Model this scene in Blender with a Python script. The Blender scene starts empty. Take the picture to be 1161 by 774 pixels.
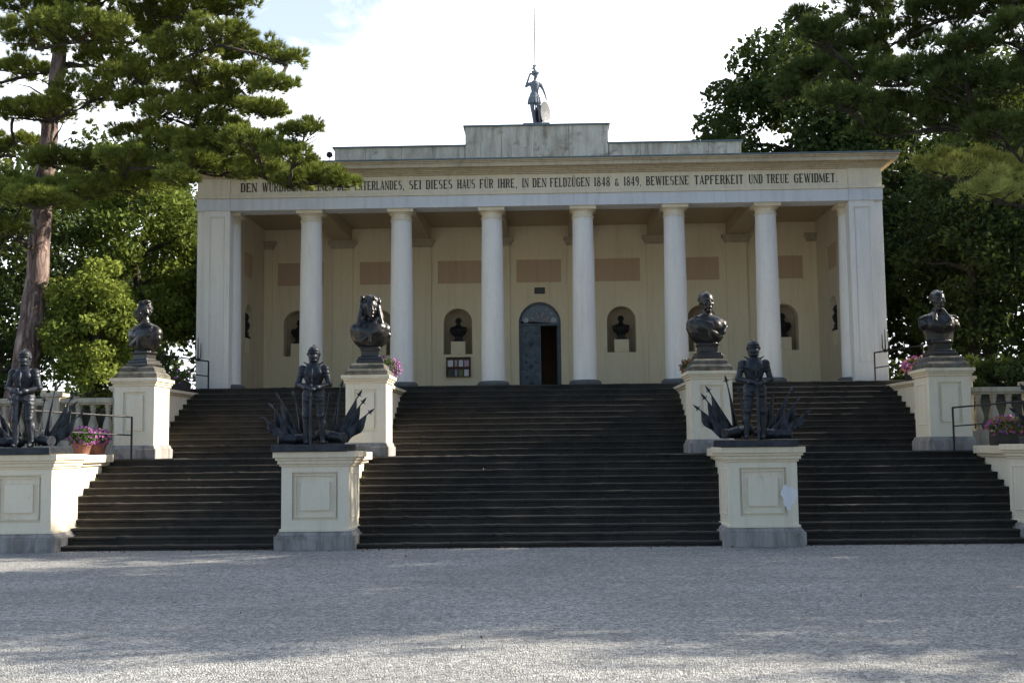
import bpy, bmesh, math, random
import numpy as np
from mathutils import Vector, Matrix, Euler
random.seed(11); rng = np.random.default_rng(5)
PI = math.pi
sc = bpy.context.scene
COL = sc.collection

# ------------------------------------------------------------------ materials
MATS = {}
def nodes_mat(name):
    m = bpy.data.materials.new(name); m.use_nodes = True
    nt = m.node_tree; b = nt.nodes['Principled BSDF']
    return m, nt, b
def N(nt, t, **kw):
    n = nt.nodes.new(t)
    for k, v in kw.items(): setattr(n, k, v)
    return n
def noise(nt, vec, scale, detail=6, rough=.6, dist=0.):
    n = N(nt, 'ShaderNodeTexNoise'); n.inputs['Scale'].default_value = scale
    n.inputs['Detail'].default_value = detail; n.inputs['Roughness'].default_value = rough
    n.inputs['Distortion'].default_value = dist
    nt.links.new(vec, n.inputs['Vector']); return n.outputs['Fac']
def ramp(nt, fac, stops):
    r = N(nt, 'ShaderNodeValToRGB'); cr = r.color_ramp
    while len(cr.elements) < len(stops): cr.elements.new(.5)
    for e, (p, c) in zip(cr.elements, stops):
        e.position = p; e.color = (c[0], c[1], c[2], 1) if hasattr(c, '__len__') else (c, c, c, 1)
    nt.links.new(fac, r.inputs['Fac']); return r.outputs['Color']
def mix(nt, fac, a, b, mode='MIX'):
    m = N(nt, 'ShaderNodeMix', data_type='RGBA', blend_type=mode)
    for s, v in ((m.inputs[0], fac), (m.inputs[6], a), (m.inputs[7], b)):
        if hasattr(v, 'links'): nt.links.new(v, s)
        elif isinstance(v, (int, float)): s.default_value = v if s == m.inputs[0] else (v, v, v, 1)
        else: s.default_value = (v[0], v[1], v[2], 1)
    return m.outputs[2]
def bump(nt, b, h, strength=.3, dist=.02):
    n = N(nt, 'ShaderNodeBump'); n.inputs['Strength'].default_value = strength; n.inputs['Distance'].default_value = dist
    nt.links.new(h, n.inputs['Height']); nt.links.new(n.outputs['Normal'], b.inputs['Normal'])
def wpos(nt): return N(nt, 'ShaderNodeNewGeometry').outputs['Position']

def plaster(name, base, stain, dirt=.35, scale=1.0, rough=.85, moss=None, moss_amt=.55, spk=.95):
    m, nt, b = nodes_mat(name); p = wpos(nt)
    mp = N(nt, 'ShaderNodeMapping'); mp.inputs['Scale'].default_value = (1, 1, .3); nt.links.new(p, mp.inputs['Vector'])
    f1 = noise(nt, mp.outputs['Vector'], 1.3*scale, 8, .65, .3)
    f2 = noise(nt, p, 14*scale, 5, .6)
    c = mix(nt, ramp(nt, f1, [(.42, 0.), (.72, dirt)]), base, stain)
    c = mix(nt, ramp(nt, f2, [(.35, spk), (.65, 1.)]), (0, 0, 0), c, 'MIX')
    mps = N(nt, 'ShaderNodeMapping'); mps.inputs['Scale'].default_value = (1, 1, .07); nt.links.new(p, mps.inputs['Vector'])
    c = mix(nt, ramp(nt, noise(nt, mps.outputs['Vector'], 7, 6, .7, .2), [(.50, 0.), (.74, dirt*.9)]), c, tuple(q*.62 for q in stain))
    if moss:
        f3 = noise(nt, p, 2.3, 8, .7, .6)
        c = mix(nt, ramp(nt, f3, [(moss_amt, 0.), (moss_amt+.12, .8)]), c, moss)
    nt.links.new(c, b.inputs['Base Color']); b.inputs['Roughness'].default_value = rough
    bump(nt, b, noise(nt, p, 25, 5), .18, .008)
    MATS[name] = m; return m
plaster('wall_cream', (.86, .75, .54), (.74, .62, .43), .35)
plaster('facade_cream', (.72, .63, .48), (.56, .47, .33), .4)
plaster('cornice_ochre', (.54, .46, .33), (.34, .27, .18), .6)
plaster('white_plaster', (.78, .75, .71), (.62, .59, .54), .4)
plaster('architrave_white', (.64, .65, .67), (.52, .53, .54), .5)
plaster('pedestal_cream', (.75, .68, .55), (.62, .54, .41), .35, 1.2, .85, (.33, .25, .17), .635)
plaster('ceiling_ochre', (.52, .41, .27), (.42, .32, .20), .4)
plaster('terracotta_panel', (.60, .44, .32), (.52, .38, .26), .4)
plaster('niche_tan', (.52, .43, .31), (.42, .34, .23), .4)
plaster('attic_stone', (.64, .58, .49), (.30, .245, .18), .9, 2.2, .9, (.20, .15, .10), .55)
plaster('plinth_stone', (.34, .32, .31), (.12, .11, .10), .85, 2.6, .9, (.10, .10, .085), .56)
plaster('weathered_stone', (.17, .16, .14), (.05, .05, .04), .9, 5, .95, (.04, .045, .03), .50, .7)
plaster('column_base_stone', (.12, .12, .12), (.07, .07, .07), .7, 3)
plaster('balustrade_stone', (.46, .42, .34), (.22, .2, .16), .8, 3)
plaster('retaining_plaster', (.5, .46, .37), (.3, .27, .2), .6)
plaster('patch_white', (.74, .75, .77), (.68, .69, .71), .3)

def steps_mat():
    m, nt, b = nodes_mat('step_stone'); p = wpos(nt)
    f1 = noise(nt, p, 1.7, 8, .65, .4); f2 = noise(nt, p, 22, 5, .65); f3 = noise(nt, p, 6, 6, .7, .3)
    c = ramp(nt, f1, [(.35, (.008, .007, .006)), (.55, (.020, .017, .014)), (.75, (.046, .038, .031))])
    c = mix(nt, ramp(nt, f3, [(.55, 0.), (.68, .7)]), c, (.018, .024, .013))
    c = mix(nt, ramp(nt, f2, [(.64, 0.), (.74, .75)]), c, (.17, .16, .15))
    c = mix(nt, ramp(nt, noise(nt, p, .55, 7, .7, .8), [(.48, 0.), (.66, .55)]), c, (.050, .041, .033))
    nt.links.new(c, b.inputs['Base Color']); b.inputs['Roughness'].default_value = .8
    bump(nt, b, f2, .6, .02); MATS['step_stone'] = m
steps_mat()
def gravel_mat():
    m, nt, b = nodes_mat('gravel'); p = wpos(nt)
    def vor(s, out):
        v = N(nt, 'ShaderNodeTexVoronoi'); v.inputs['Scale'].default_value = s
        v.inputs['Randomness'].default_value = 1.; nt.links.new(p, v.inputs['Vector']); return v.outputs[out]
    cell = vor(60, 'Color'); d = vor(60, 'Distance'); cell2 = vor(22, 'Color')
    sep = N(nt, 'ShaderNodeSeparateColor'); nt.links.new(cell, sep.inputs[0])
    sep2 = N(nt, 'ShaderNodeSeparateColor'); nt.links.new(cell2, sep2.inputs[0])
    c = ramp(nt, sep.outputs[0], [(0., (.05, .053, .058)), (.25, (.20, .203, .21)), (.7, (.42, .42, .42)), (1., (.85, .84, .80))])
    c2 = ramp(nt, sep2.outputs[1], [(0., (.10, .105, .11)), (.5, (.34, .342, .345)), (1., (.62, .615, .60))])
    c = mix(nt, .45, c, c2)
    big = noise(nt, p, .45, 6, .6, .4)
    c = mix(nt, ramp(nt, big, [(.35, .0), (.7, .35)]), c, (.15, .145, .135))
    nt.links.new(c, b.inputs['Base Color']); b.inputs['Roughness'].default_value = .9
    mp = N(nt, 'ShaderNodeMapping'); mp.inputs['Scale'].default_value = (.12, .9, 1); mp.inputs['Rotation'].default_value = (0, 0, .12); nt.links.new(p, mp.inputs['Vector'])
    tr_ = noise(nt, mp.outputs['Vector'], 1.6, 6, .65, .5); c = mix(nt, ramp(nt, tr_, [(.46, 0.), (.62, .25)]), c, (.16, .162, .165)); nt.links.new(c, b.inputs['Base Color'])
    inv = N(nt, 'ShaderNodeMath', operation='MULTIPLY_ADD'); inv.inputs[1].default_value = -1; inv.inputs[2].default_value = 1
    nt.links.new(d, inv.inputs[0])
    big2 = noise(nt, p, 3.5, 5, .6)
    ad = N(nt, 'ShaderNodeMath', operation='MULTIPLY_ADD'); nt.links.new(big2, ad.inputs[0]); ad.inputs[1].default_value = 1.2
    nt.links.new(inv.outputs[0], ad.inputs[2])
    bump(nt, b, ad.outputs[0], 1., .03); MATS['gravel'] = m
gravel_mat()
def soil_mat():
    m, nt, b = nodes_mat('soil'); p = wpos(nt)
    c = ramp(nt, noise(nt, p, 1.2, 8, .7), [(.35, (.02, .018, .012)), (.55, (.03, .035, .015)), (.75, (.05, .055, .02))])
    nt.links.new(c, b.inputs['Base Color']); b.inputs['Roughness'].default_value = 1
    bump(nt, b, noise(nt, p, 9, 6), .8, .1); MATS['soil'] = m
soil_mat()
def bronze(name, c0, c1, rough=.38, metal=.75):
    m, nt, b = nodes_mat(name)
    p = N(nt, 'ShaderNodeTexCoord').outputs['Object']
    f = noise(nt, p, 7, 8, .65, .5)
    nt.links.new(ramp(nt, f, [(.35, c0), (.7, c1)]), b.inputs['Base Color'])
    b.inputs['Metallic'].default_value = metal
    nt.links.new(ramp(nt, noise(nt, p, 18, 5), [(.3, rough-.1), (.7, rough+.2)]), b.inputs['Roughness'])
    bump(nt, b, noise(nt, p, 45, 5), .25, .01); MATS[name] = m
bronze('dark_bronze', (.008, .007, .008), (.020, .018, .018), .34, .3)
bronze('knight_iron', (.010, .013, .020), (.040, .046, .060), .45, .4)
MATS['dark_bronze'].node_tree.nodes['Principled BSDF'].inputs['Coat Weight'].default_value = .4; MATS['dark_bronze'].node_tree.nodes['Principled BSDF'].inputs['Coat Roughness'].default_value = .28
bronze('black_bronze', (.012, .012, .013), (.03, .03, .032), .5, .4)
bronze('statue_zinc', (.16, .175, .21), (.26, .28, .32), .8, .1)
bronze('black_iron', (.01, .01, .012), (.02, .02, .024), .5, .3)
bronze('flashing', (.12, .16, .18), (.17, .21, .23), .5, .5)
bronze('door_iron', (.06, .085, .11), (.13, .16, .19), .5, .4)
def simple(name, c, rough=.7, metal=0, scale=10, var=.3, spec=None):
    m, nt, b = nodes_mat(name)
    p = N(nt, 'ShaderNodeTexCoord').outputs['Object']
    d = tuple(x*(1-var) for x in c); e = tuple(min(1, x*(1+var)) for x in c)
    nt.links.new(ramp(nt, noise(nt, p, scale, 6), [(.35, d), (.65, e)]), b.inputs['Base Color'])
    b.inputs['Roughness'].default_value = rough; b.inputs['Metallic'].default_value = metal
    MATS[name] = m; return m
simple('lettering', (.035, .028, .022), .7)
simple('rack_wood', (.10, .035, .02), .5); simple('terracotta_pot', (.15, .06, .04), .8)
simple('planter_dark', (.025, .022, .02), .7)
simple('paper_white', (.7, .7, .74), .6, var=.1); simple('paper_blue', (.25, .3, .42), .6, scale=30)
simple('paper_green', (.14, .20, .07), .6, scale=30); simple('paper_pink', (.55, .4, .48), .6, scale=30)
simple('paper_dark', (.05, .06, .05), .6, scale=30)
simple('glass_blue', (.035, .045, .10), .12, scale=25, var=.7); simple('glass_pale', (.42, .40, .45), .25, scale=30, var=.3)
simple('glass_rose', (.26, .20, .17), .25, scale=30); simple('plaque_dark', (.03, .032, .03), .4)
simple('blossom_pink', (.42, .10, .28), .6, scale=14, var=.4); simple('blossom_purple', (.20, .045, .19), .6, scale=14, var=.4)
simple('blossom_red', (.28, .04, .06), .6, scale=14, var=.4); simple('blossom_coral', (.8, .22, .2), .6, scale=14, var=.4)
def bark(name, a, b_, c_):
    m, nt, b = nodes_mat(name); p = N(nt, 'ShaderNodeTexCoord').outputs['Object']
    mp = N(nt, 'ShaderNodeMapping'); mp.inputs['Scale'].default_value = (1, 1, .22); nt.links.new(p, mp.inputs['Vector'])
    f = noise(nt, mp.outputs['Vector'], 9, 8, .7, .8)
    nt.links.new(ramp(nt, f, [(.35, a), (.5, b_), (.68, c_)]), b.inputs['Base Color'])
    b.inputs['Roughness'].default_value = .95; bump(nt, b, f, 1., .08); MATS[name] = m
bark('pine_bark', (.025, .018, .017), (.16, .11, .10), (.42, .32, .29)); bark('dark_bark', (.02, .016, .012), (.05, .04, .03), (.09, .075, .055))
def leafmat(name, a, b_, trans=.35, brown=None, rough=.55):
    m, nt, b = nodes_mat(name); out = nt.nodes['Material Output']
    g = N(nt, 'ShaderNodeNewGeometry')
    c = ramp(nt, g.outputs['Random Per Island'], [(0., a), (1., b_)])
    f = noise(nt, g.outputs['Position'], .8, 4, .6)
    c = mix(nt, ramp(nt, f, [(.4, 0.), (.62, .6)]), c, tuple(x*1.5 for x in b_))
    if brown:
        f2 = noise(nt, g.outputs['Position'], 1.1, 2, .5, .4)
        c = mix(nt, ramp(nt, f2, [(.70, 0.), (.74, .8)]), c, brown)
    nt.links.new(c, b.inputs['Base Color']); b.inputs['Roughness'].default_value = .75; b.inputs['Specular IOR Level'].default_value = .12
    t = N(nt, 'ShaderNodeBsdfTranslucent'); nt.links.new(mix(nt, .5, c, (.2, .25, .03)), t.inputs['Color'])
    mx = N(nt, 'ShaderNodeMixShader'); mx.inputs[0].default_value = trans
    nt.links.new(b.outputs[0], mx.inputs[1]); nt.links.new(t.outputs[0], mx.inputs[2]); nt.links.new(mx.outputs[0], out.inputs[0])
    MATS[name] = m
leafmat('pine_needles', (.055, .085, .014), (.19, .215, .045), .10, (.20, .10, .04))
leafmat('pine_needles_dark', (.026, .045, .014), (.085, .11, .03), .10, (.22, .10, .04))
leafmat('pine_needles_lit_tint', (.24, .26, .07), (.42, .42, .13), .25)  # lighter copy of the right pine's needles, sunlight put into the colour
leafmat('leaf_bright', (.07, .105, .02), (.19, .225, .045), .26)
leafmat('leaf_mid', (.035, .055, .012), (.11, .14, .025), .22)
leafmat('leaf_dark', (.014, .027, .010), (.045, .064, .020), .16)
leafmat('leaf_pot', (.03, .06, .02), (.06, .10, .03), .2)

# ------------------------------------------------------------------ mesh building
class MB:
    def __init__(s): s.v = []; s.f = []
    def raw(s, v, f, M=None):
        o = len(s.v)
        s.v += [tuple(M @ Vector(p)) for p in v] if M is not None else [tuple(p) for p in v]
        s.f += [tuple(i+o for i in q) for q in f]; return s
    def box(s, x0, x1, y0, y1, z0, z1, M=None):
        if x0 > x1: x0, x1 = x1, x0
        return s.raw([(x0,y0,z0),(x1,y0,z0),(x1,y1,z0),(x0,y1,z0),(x0,y0,z1),(x1,y0,z1),(x1,y1,z1),(x0,y1,z1)],
                     [(0,3,2,1),(4,5,6,7),(0,1,5,4),(1,2,6,5),(2,3,7,6),(3,0,4,7)], M)
    def taper(s, x0, x1, y0, y1, z0, z1, d):          # box whose top is inset by d
        if x0 > x1: x0, x1 = x1, x0
        return s.raw([(x0,y0,z0),(x1,y0,z0),(x1,y1,z0),(x0,y1,z0),(x0+d,y0+d,z1),(x1-d,y0+d,z1),(x1-d,y1-d,z1),(x0+d,y1-d,z1)],
                     [(0,3,2,1),(4,5,6,7),(0,1,5,4),(1,2,6,5),(2,3,7,6),(3,0,4,7)])
    def lathe(s, prof, cx=0, cy=0, z0=0, n=28, M=None, a0=0, a1=2*PI, sx=1, sy=1):
        full = abs(a1-a0-2*PI) < 1e-6; k = n if full else n+1
        v = []; f = []
        for (r, z) in prof:
            for i in range(k):
                a = a0+(a1-a0)*i/n; v.append((cx+r*sx*math.cos(a), cy+r*sy*math.sin(a), z0+z))
        for j in range(len(prof)-1):
            for i in range(n):
                i2 = (i+1) % k if full else i+1
                f.append((j*k+i, j*k+i2, (j+1)*k+i2, (j+1)*k+i))
        if full:
            f.append(tuple(range(k))[::-1]); f.append(tuple((len(prof)-1)*k+i for i in range(k)))
        return s.raw(v, f, M)
    def tube(s, pts, rad, n=8, cap=True):
        pts = [Vector(p) for p in pts]; rad = rad if hasattr(rad, '__len__') else [rad]*len(pts)
        v = []; f = []; up = Vector((0.12, .31, .94)).normalized()
        for i, p in enumerate(pts):
            t = (pts[min(i+1, len(pts)-1)]-pts[max(i-1, 0)]).normalized()
            a = t.cross(up)
            if a.length < .05: a = t.cross(Vector((1, 0, 0)))
            a.normalize(); b = t.cross(a)
            for k in range(n):
                w = 2*PI*k/n; v.append(tuple(p+(a*math.cos(w)+b*math.sin(w))*rad[i]))
        for i in range(len(pts)-1):
            for k in range(n):
                f.append((i*n+k, i*n+(k+1) % n, (i+1)*n+(k+1) % n, (i+1)*n+k))
        if cap: f.append(tuple(range(n))[::-1]); f.append(tuple((len(pts)-1)*n+k for k in range(n)))
        return s.raw(v, f)
    def ball(s, c, r, rot=(0,0,0), n=14):
        if not hasattr(r, '__len__'): r = (r, r, r)
        M = Matrix.Translation(c) @ Euler(rot).to_matrix().to_4x4() @ Matrix.Diagonal((r[0], r[1], r[2], 1))
        prof = [(math.sin(PI*j/n), -math.cos(PI*j/n)) for j in range(1, n)]
        return s.lathe(prof, n=n+4, M=M)
    def caps(s, a, b, r0, r1, n=12):
        a = Vector(a); b = Vector(b); s.tube([a, b], [r0, r1], n); s.ball(a, r0, n=8); s.ball(b, r1, n=8); return s
    def mesh(s, name, smooth=None):
        me = bpy.data.meshes.new(name); me.from_pydata(s.v, [], s.f); me.update()
        bm = bmesh.new(); bm.from_mesh(me); bmesh.ops.recalc_face_normals(bm, faces=bm.faces); bm.to_mesh(me); bm.free()
        if smooth:
            me.polygons.foreach_set('use_smooth', [True]*len(me.polygons)); me.set_sharp_from_angle(angle=math.radians(smooth))
        return me
def link(name, me, mat, parent=None, bev=0, **kw):
    o = bpy.data.objects.new(name, me); COL.objects.link(o)
    if mat and not me.materials: me.materials.append(MATS[mat])
    if parent: o.parent = parent
    if bev:
        b = o.modifiers.new('bevel', 'BEVEL'); b.width = bev; b.segments = 2; b.limit_method = 'ANGLE'; b.angle_limit = .6
    for k, v in kw.items(): o[k] = v
    return o
def obj(name, mb, mat, parent=None, bev=0, smooth=None, **kw): return link(name, mb.mesh(name, smooth), mat, parent, bev, **kw)
def thing(name, label, cat, loc=(0,0,0), rz=0, group=None):
    o = bpy.data.objects.new(name, None); COL.objects.link(o); o.location = loc; o.rotation_euler = (0, 0, rz)
    o.empty_display_size = .2; o['label'] = label; o['category'] = cat
    if group: o['group'] = group
    return o
def tag(o, label, cat, group=None):
    o['label'] = label; o['category'] = cat
    if group: o['group'] = group
    return o
def dup(root, loc, rz=None, label=None, group=None, scale=None):
    def cp(o, parent):
        c = o.copy(); COL.objects.link(c); c.parent = parent
        for ch in [x for x in COL.objects if x.parent == o]: cp(ch, c)
        return c
    r = cp(root, None); r.location = loc
    if rz is not None: r.rotation_euler = (0, 0, rz)
    if scale: r.scale = scale
    if label: r['label'] = label
    if group: r['group'] = group
    return r
def evald(o):
    dg = bpy.context.evaluated_depsgraph_get(); me = bpy.data.meshes.new_from_object(o.evaluated_get(dg))
    d = o.data; bpy.data.objects.remove(o); return me
def remesh(mb, voxel, sm=2):
    me = bpy.data.meshes.new('tmp'); me.from_pydata(mb.v, [], mb.f)
    o = bpy.data.objects.new('tmp', me); COL.objects.link(o)
    m = o.modifiers.new('r', 'REMESH'); m.mode = 'VOXEL'; m.voxel_size = voxel; m.use_smooth_shade = True
    if sm:
        s_ = o.modifiers.new('s', 'SMOOTH'); s_.iterations = sm; s_.factor = .5
    me = evald(o)
    me.polygons.foreach_set('use_smooth', [True]*len(me.polygons)); return me
def plate(outer, holes, thick, face_y, name='plate'):
    """solid sheet in the XZ plane with holes, front face at face_y, going back by thick"""
    cu = bpy.data.curves.new('tmp', 'CURVE'); cu.dimensions = '2D'; cu.fill_mode = 'BOTH'; cu.extrude = thick/2
    for poly in [outer]+holes:
        sp = cu.splines.new('POLY'); sp.points.add(len(poly)-1)
        for i, (x, z) in enumerate(poly): sp.points[i].co = (x, z, 0, 1)
        sp.use_cyclic_u = True
    o = bpy.data.objects.new('tmp', cu); COL.objects.link(o); bpy.context.view_layer.update()
    me = evald(o); me.materials.clear()
    v = [(p.co.x, face_y+thick/2+p.co.z, p.co.y) for p in me.vertices]; f = [tuple(p.vertices) for p in me.polygons]
    return v, f
def rect(x0, x1, z0, z1): return [(x0, z0), (x1, z0), (x1, z1), (x0, z1)]
def archp(cx, hw, z0, zs, n=20, rise=None):
    rise = rise or hw
    return [(cx-hw, z0), (cx+hw, z0)]+[(cx+hw*math.cos(PI*i/n), zs+rise*math.sin(PI*i/n)) for i in range(n+1)]

def quads(C_, size, rs, flat=0., asp=.55):
    """diamond leaves at points C_ -> verts, faces arrays"""
    n = len(C_); d = rs.normal(size=(n, 3)); d /= np.linalg.norm(d, axis=1)[:, None]
    e = rs.normal(size=(n, 3)); e[:, 2] *= (1-flat); e -= d*(e*d).sum(1)[:, None]; e /= np.linalg.norm(e, axis=1)[:, None]+1e-9
    s = (size*rs.uniform(.7, 1.3, n))[:, None]
    V = np.stack([C_-d*s, C_+e*s*asp, C_+d*s, C_-e*s*asp], 1).reshape(-1, 3)
    return V
def mesh_np(name, V, k):
    n = len(V)//k; me = bpy.data.meshes.new(name); me.vertices.add(len(V)); me.vertices.foreach_set('co', V.astype(np.float32).ravel())
    me.loops.add(n*k); me.loops.foreach_set('vertex_index', np.arange(n*k, dtype=np.int32)); me.polygons.add(n)
    me.polygons.foreach_set('loop_start', np.arange(0, n*k, k, dtype=np.int32)); me.polygons.foreach_set('loop_total', np.full(n, k, dtype=np.int32))
    me.update(); me.validate(); return me

# ------------------------------------------------------------------ setting: ground, terraces
g = MB(); g.raw([(-600,-300,0),(600,-300,0),(600,900,0),(-600,900,0)], [(0,1,2,3)])
obj('ground', g, 'gravel', kind='structure')
def terr(x, y):
    ax = abs(x)
    h = 1.5+1.55*min(1, max(0, (y-24.6)/3.5))
    h += max(0, y-30)*.035 + max(0, ax-14)*.05
    return h+.06*math.sin(x*1.7+y)*math.cos(y*1.3)
for sg in (-1, 1):
    xs = [9.37+i*.9 for i in range(70)]; ys = [20.66+j*.8 for j in range(90)]
    v = [(sg*x, y, terr(x, y)) for y in ys for x in xs]; n = len(xs)
    f = [(j*n+i, j*n+i+1, (j+1)*n+i+1, (j+1)*n+i) for j in range(len(ys)-1) for i in range(n-1)]
    obj('terrain', MB().raw(v, f), 'soil', smooth=60, kind='structure')
v = [(x*.94, 42.6+j*1.2, terr(9.4, 42.6+j*1.2)) for j in range(42) for x in (-10, -5, 0, 5, 10)]
obj('terrain', MB().raw(v, [(j*5+i, j*5+i+1, (j+1)*5+i+1, (j+1)*5+i) for j in range(41) for i in range(4)]), 'soil', kind='structure')

# ------------------------------------------------------------------ staircase
ZT = 3.158; ZL = 1.52; TR = .2986
st = thing('stone_staircase', 'wide dark mossy stone staircase rising in two flights to the columned hall', 'stairs', (0, 19.98, 0))
def blocks(mb, x0, x1, y0, y1, z0, z1, r):
    """one step made of several long stone blocks, with nosing"""
    x = x0
    while x < x1-.01:
        w = min(r.uniform(1.3, 2.3), x1-x)
        if x1-x-w < .7: w = x1-x
        a = x+.003; b = x+w-.003; dz = r.uniform(-.005, .003); dy = r.uniform(-.007, .006)
        h = z1-z0; no = .022
        prof = [(y1, z0-.05), (y1, z1+dz), (y0+.012+dy, z1+dz), (y0+dy, z1-.008+dz), (y0-.002+dy, z1-.040+dz), (y0+no+dy, z1-.052+dz), (y0+no+dy, z0-.05)]
        k = len(prof); nseg = max(3, int(w/.11)); v = []; 
        for q in range(nseg+1):
            xx = a+(b-a)*q/nseg; j = r.uniform(-.0035, .0035) if r.random() > .07 else r.uniform(.004, .014)
            v += [(xx, py+(j if 2 <= m_ <= 4 else 0), pz+(j*.8 if 1 <= m_ <= 4 else 0)) for m_, (py, pz) in enumerate(prof)]
        f = [tuple(range(k)), tuple(range(nseg*k, nseg*k+k))[::-1]]
        for q in range(nseg):
            for m_ in range(k): f.append((q*k+m_, q*k+(m_+1) % k, (q+1)*k+(m_+1) % k, (q+1)*k+m_))
        mb.raw(v, f); x += w
r_ = random.Random(4)
def step(x0, x1, y, z, dz, dep):
    mb = MB(); blocks(mb, x0, x1, y, y+dep, z-dz, z, r_)
    mb.v = [(a, b-19.98, c) for a, b, c in mb.v]; obj('step', mb, 'step_stone', st)
SL = (ZL-.085)/11
for k in range(11): step(-8.7, 8.7, 19.98+k*TR, .085+k*SL, SL if k else .12, TR+.06)
for k in range(12):
    y = 24.655+k*TR; z = ZL+(k+1)*.1365
    if k < 11: step(-8.34, 8.34, y, z, .1365, TR+.06)
mb = MB(); blocks(mb, -9.37, 9.37, 19.98+11*TR, 24.69, ZL-SL, ZL, r_); mb.v = [(a, b-19.98, c) for a, b, c in mb.v]
obj('landing', mb, 'step_stone', st)
mb = MB(); blocks(mb, -8.9, 8.9, 27.94, 28.5, ZT-.1365, ZT, r_); mb.v = [(a, b-19.98, c) for a, b, c in mb.v]
obj('step', mb, 'step_stone', st)

V = []; rs0 = np.random.default_rng(77)
for sx_ in (-1, 1):
    for k in range(24):
        if k < 12: y = 19.98+k*TR; z = .085+(k-1)*SL; xs_ = (3.40 if y > 21 else 3.17, 4.12 if y > 21 else 4.34, 8.58 if y > 21 else 8.23)
        else: y = 24.655+(k-12)*TR; z = ZL+(k-12)*.1365; xs_ = (3.05 if y < 24.6 else 3.24, 3.72, 8.26)
        for xx in xs_:
            if k == 0 or rs0.random() < .25: continue
            n = rs0.integers(10, 45); P = np.stack([sx_*(xx+(rs0.exponential(.035, n))*(-1 if xx in (3.40, 3.17, 8.58, 8.23, 3.05, 3.24, 8.26) else 1)), y-rs0.exponential(.03, n)-.01, max(z, 0)+rs0.uniform(0, .035, n)+.005], 1)
            V.append(quads(P, .012, rs0))
o = link('moss', mesh_np('moss', np.concatenate(V), 4), 'leaf_mid'); o['kind'] = 'stuff'; o['label'] = 'moss and tiny weeds growing where the steps meet the side walls'; o['category'] = 'moss'

nl = 700; P = np.stack([rs0.uniform(-10, 10, nl), 19.96-rs0.exponential(.10, nl), rs0.uniform(.004, .02, nl)], 1); P2 = []
for k in range(300):
    q = rs0.integers(0, 11); P2.append((rs0.uniform(-8.4, 8.4), 19.98+q*TR+TR-rs0.exponential(.04)-.01, .085+q*SL+.008))
nr = 30; P3 = np.stack([rs0.uniform(-9, 9, nr), rs0.uniform(7, 19, nr), np.full(nr, .012)], 1)
V = quads(np.concatenate([P, np.array(P2), P3]), .019, rs0, flat=.8, asp=.6); o = link('fallen_leaves', mesh_np('fallen_leaves', V, 4), 'rack_wood'); o['kind'] = 'stuff'; o['label'] = 'small dry leaves and bits gathered along the foot of the steps'; o['category'] = 'leaf litter'

# ------------------------------------------------------------------ pedestals and stair walls
def framed(mb, x0, x1, y, z0, z1, w=.028, d=.018):     # a raised moulding frame on a front face at y
    mb.box(x0, x1, y-d, y+.01, z1-w, z1); mb.box(x0, x1, y-d, y+.01, z0, z0+w)
    mb.box(x0, x0+w, y-d, y+.01, z0+w, z1-w); mb.box(x1-w, x1, y-d, y+.01, z0+w, z1-w)
def knight_pedestal(cx, label, patch=None):
    t = thing('statue_pedestal', label, 'pedestal', (cx, 19.75, 0), 0, 'cream pedestals carrying the knights')
    b = MB(); b.box(-.68, .68, -.02, 1.25, -.05, .24); b.taper(-.655, .655, .005, 1.25, .24, .31, .04); obj('plinth', b, 'plinth_stone', t, .012)
    D = 1.2; m = MB(); W = .57
    # body with sunk panel: front plate with hole + core
    v, f = plate(rect(-W, W, .31, 1.42), [rect(-.39, .39, .50, 1.30)], .055, .06); m.raw(v, f)
    m.box(-W, W, .1155, D, .31, 1.42)
    m.box(-W-.03, W+.03, .03, D, .31, .355)
    sx = -1 if cx > 0 else 1                     # side panel on the side that faces the middle stairs
    for s in (-1, 1):
        for (a, b_, c, d) in ((.25, .27, .52, 1.28), (1.0, 1.02, .52, 1.28), (.27, 1.0, 1.26, 1.28), (.27, 1.0, .52, .54)):
            m.box(s*W, s*(W+.012), a, b_, c, d)
    obj('body', m, 'pedestal_cream', t, .006)
    p = MB(); p.box(-.245, .245, .072, .125, .66, 1.14); framed(p, -.35, .35, .105, .54, 1.26, .02, .03)
    obj('panel', p, 'pedestal_cream', t, .005)
    if patch: 
        q = MB(); n = 22; q.raw([(.40+.13*math.cos(2*PI*i/n)*(1+.12*math.sin(3*i)), .0565, .86+.19*math.sin(2*PI*i/n)*(1+.1*math.cos(5*i))) for i in range(n)], [tuple(range(n))])
        # patch of fresh whitewash: thin coat over frame margin
        q2 = MB(); n = 64; rq = [1+.16*math.sin(3*2*PI*i/n+.6)+.10*math.sin(7*2*PI*i/n)+.05*math.sin(17*2*PI*i/n+1)+.04*math.sin(29*2*PI*i/n) for i in range(n)]; v = [(.42+.125*math.cos(2*PI*i/n)*rq[i], y, .82+.19*math.sin(2*PI*i/n)*rq[i]) for y in (.0575, .062) for i in range(n)]
        v = [(min(x, .565), y, z) for x, y, z in v]
        q2.raw(v, [tuple(range(n))]+[(i, (i+1) % n, n+(i+1) % n, n+i) for i in range(n)]); obj('repair_patch', q2, 'patch_white', t, label='fresh whitewash patch')
    c = MB()
    for (z0, z1, p_) in ((1.40, 1.44, .03), (1.44, 1.50, .06), (1.50, 1.545, .09), (1.545, 1.645, .125)):
        c.box(-W-p_, W+p_, .06-p_, D+p_*.5, z0+.0005, z1)
    obj('cap', c, 'facade_cream', t, .008)
    return t
KX = 3.757; OX = 8.82
knight_pedestal(-KX, 'cream square pedestal under the knight, left of the middle flight of steps')
knight_pedestal(KX, 'cream square pedestal with a fresh white repair patch, right of the middle flight', True)
knight_pedestal(-OX, 'cream square pedestal under the knight at the far left end of the steps')
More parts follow.
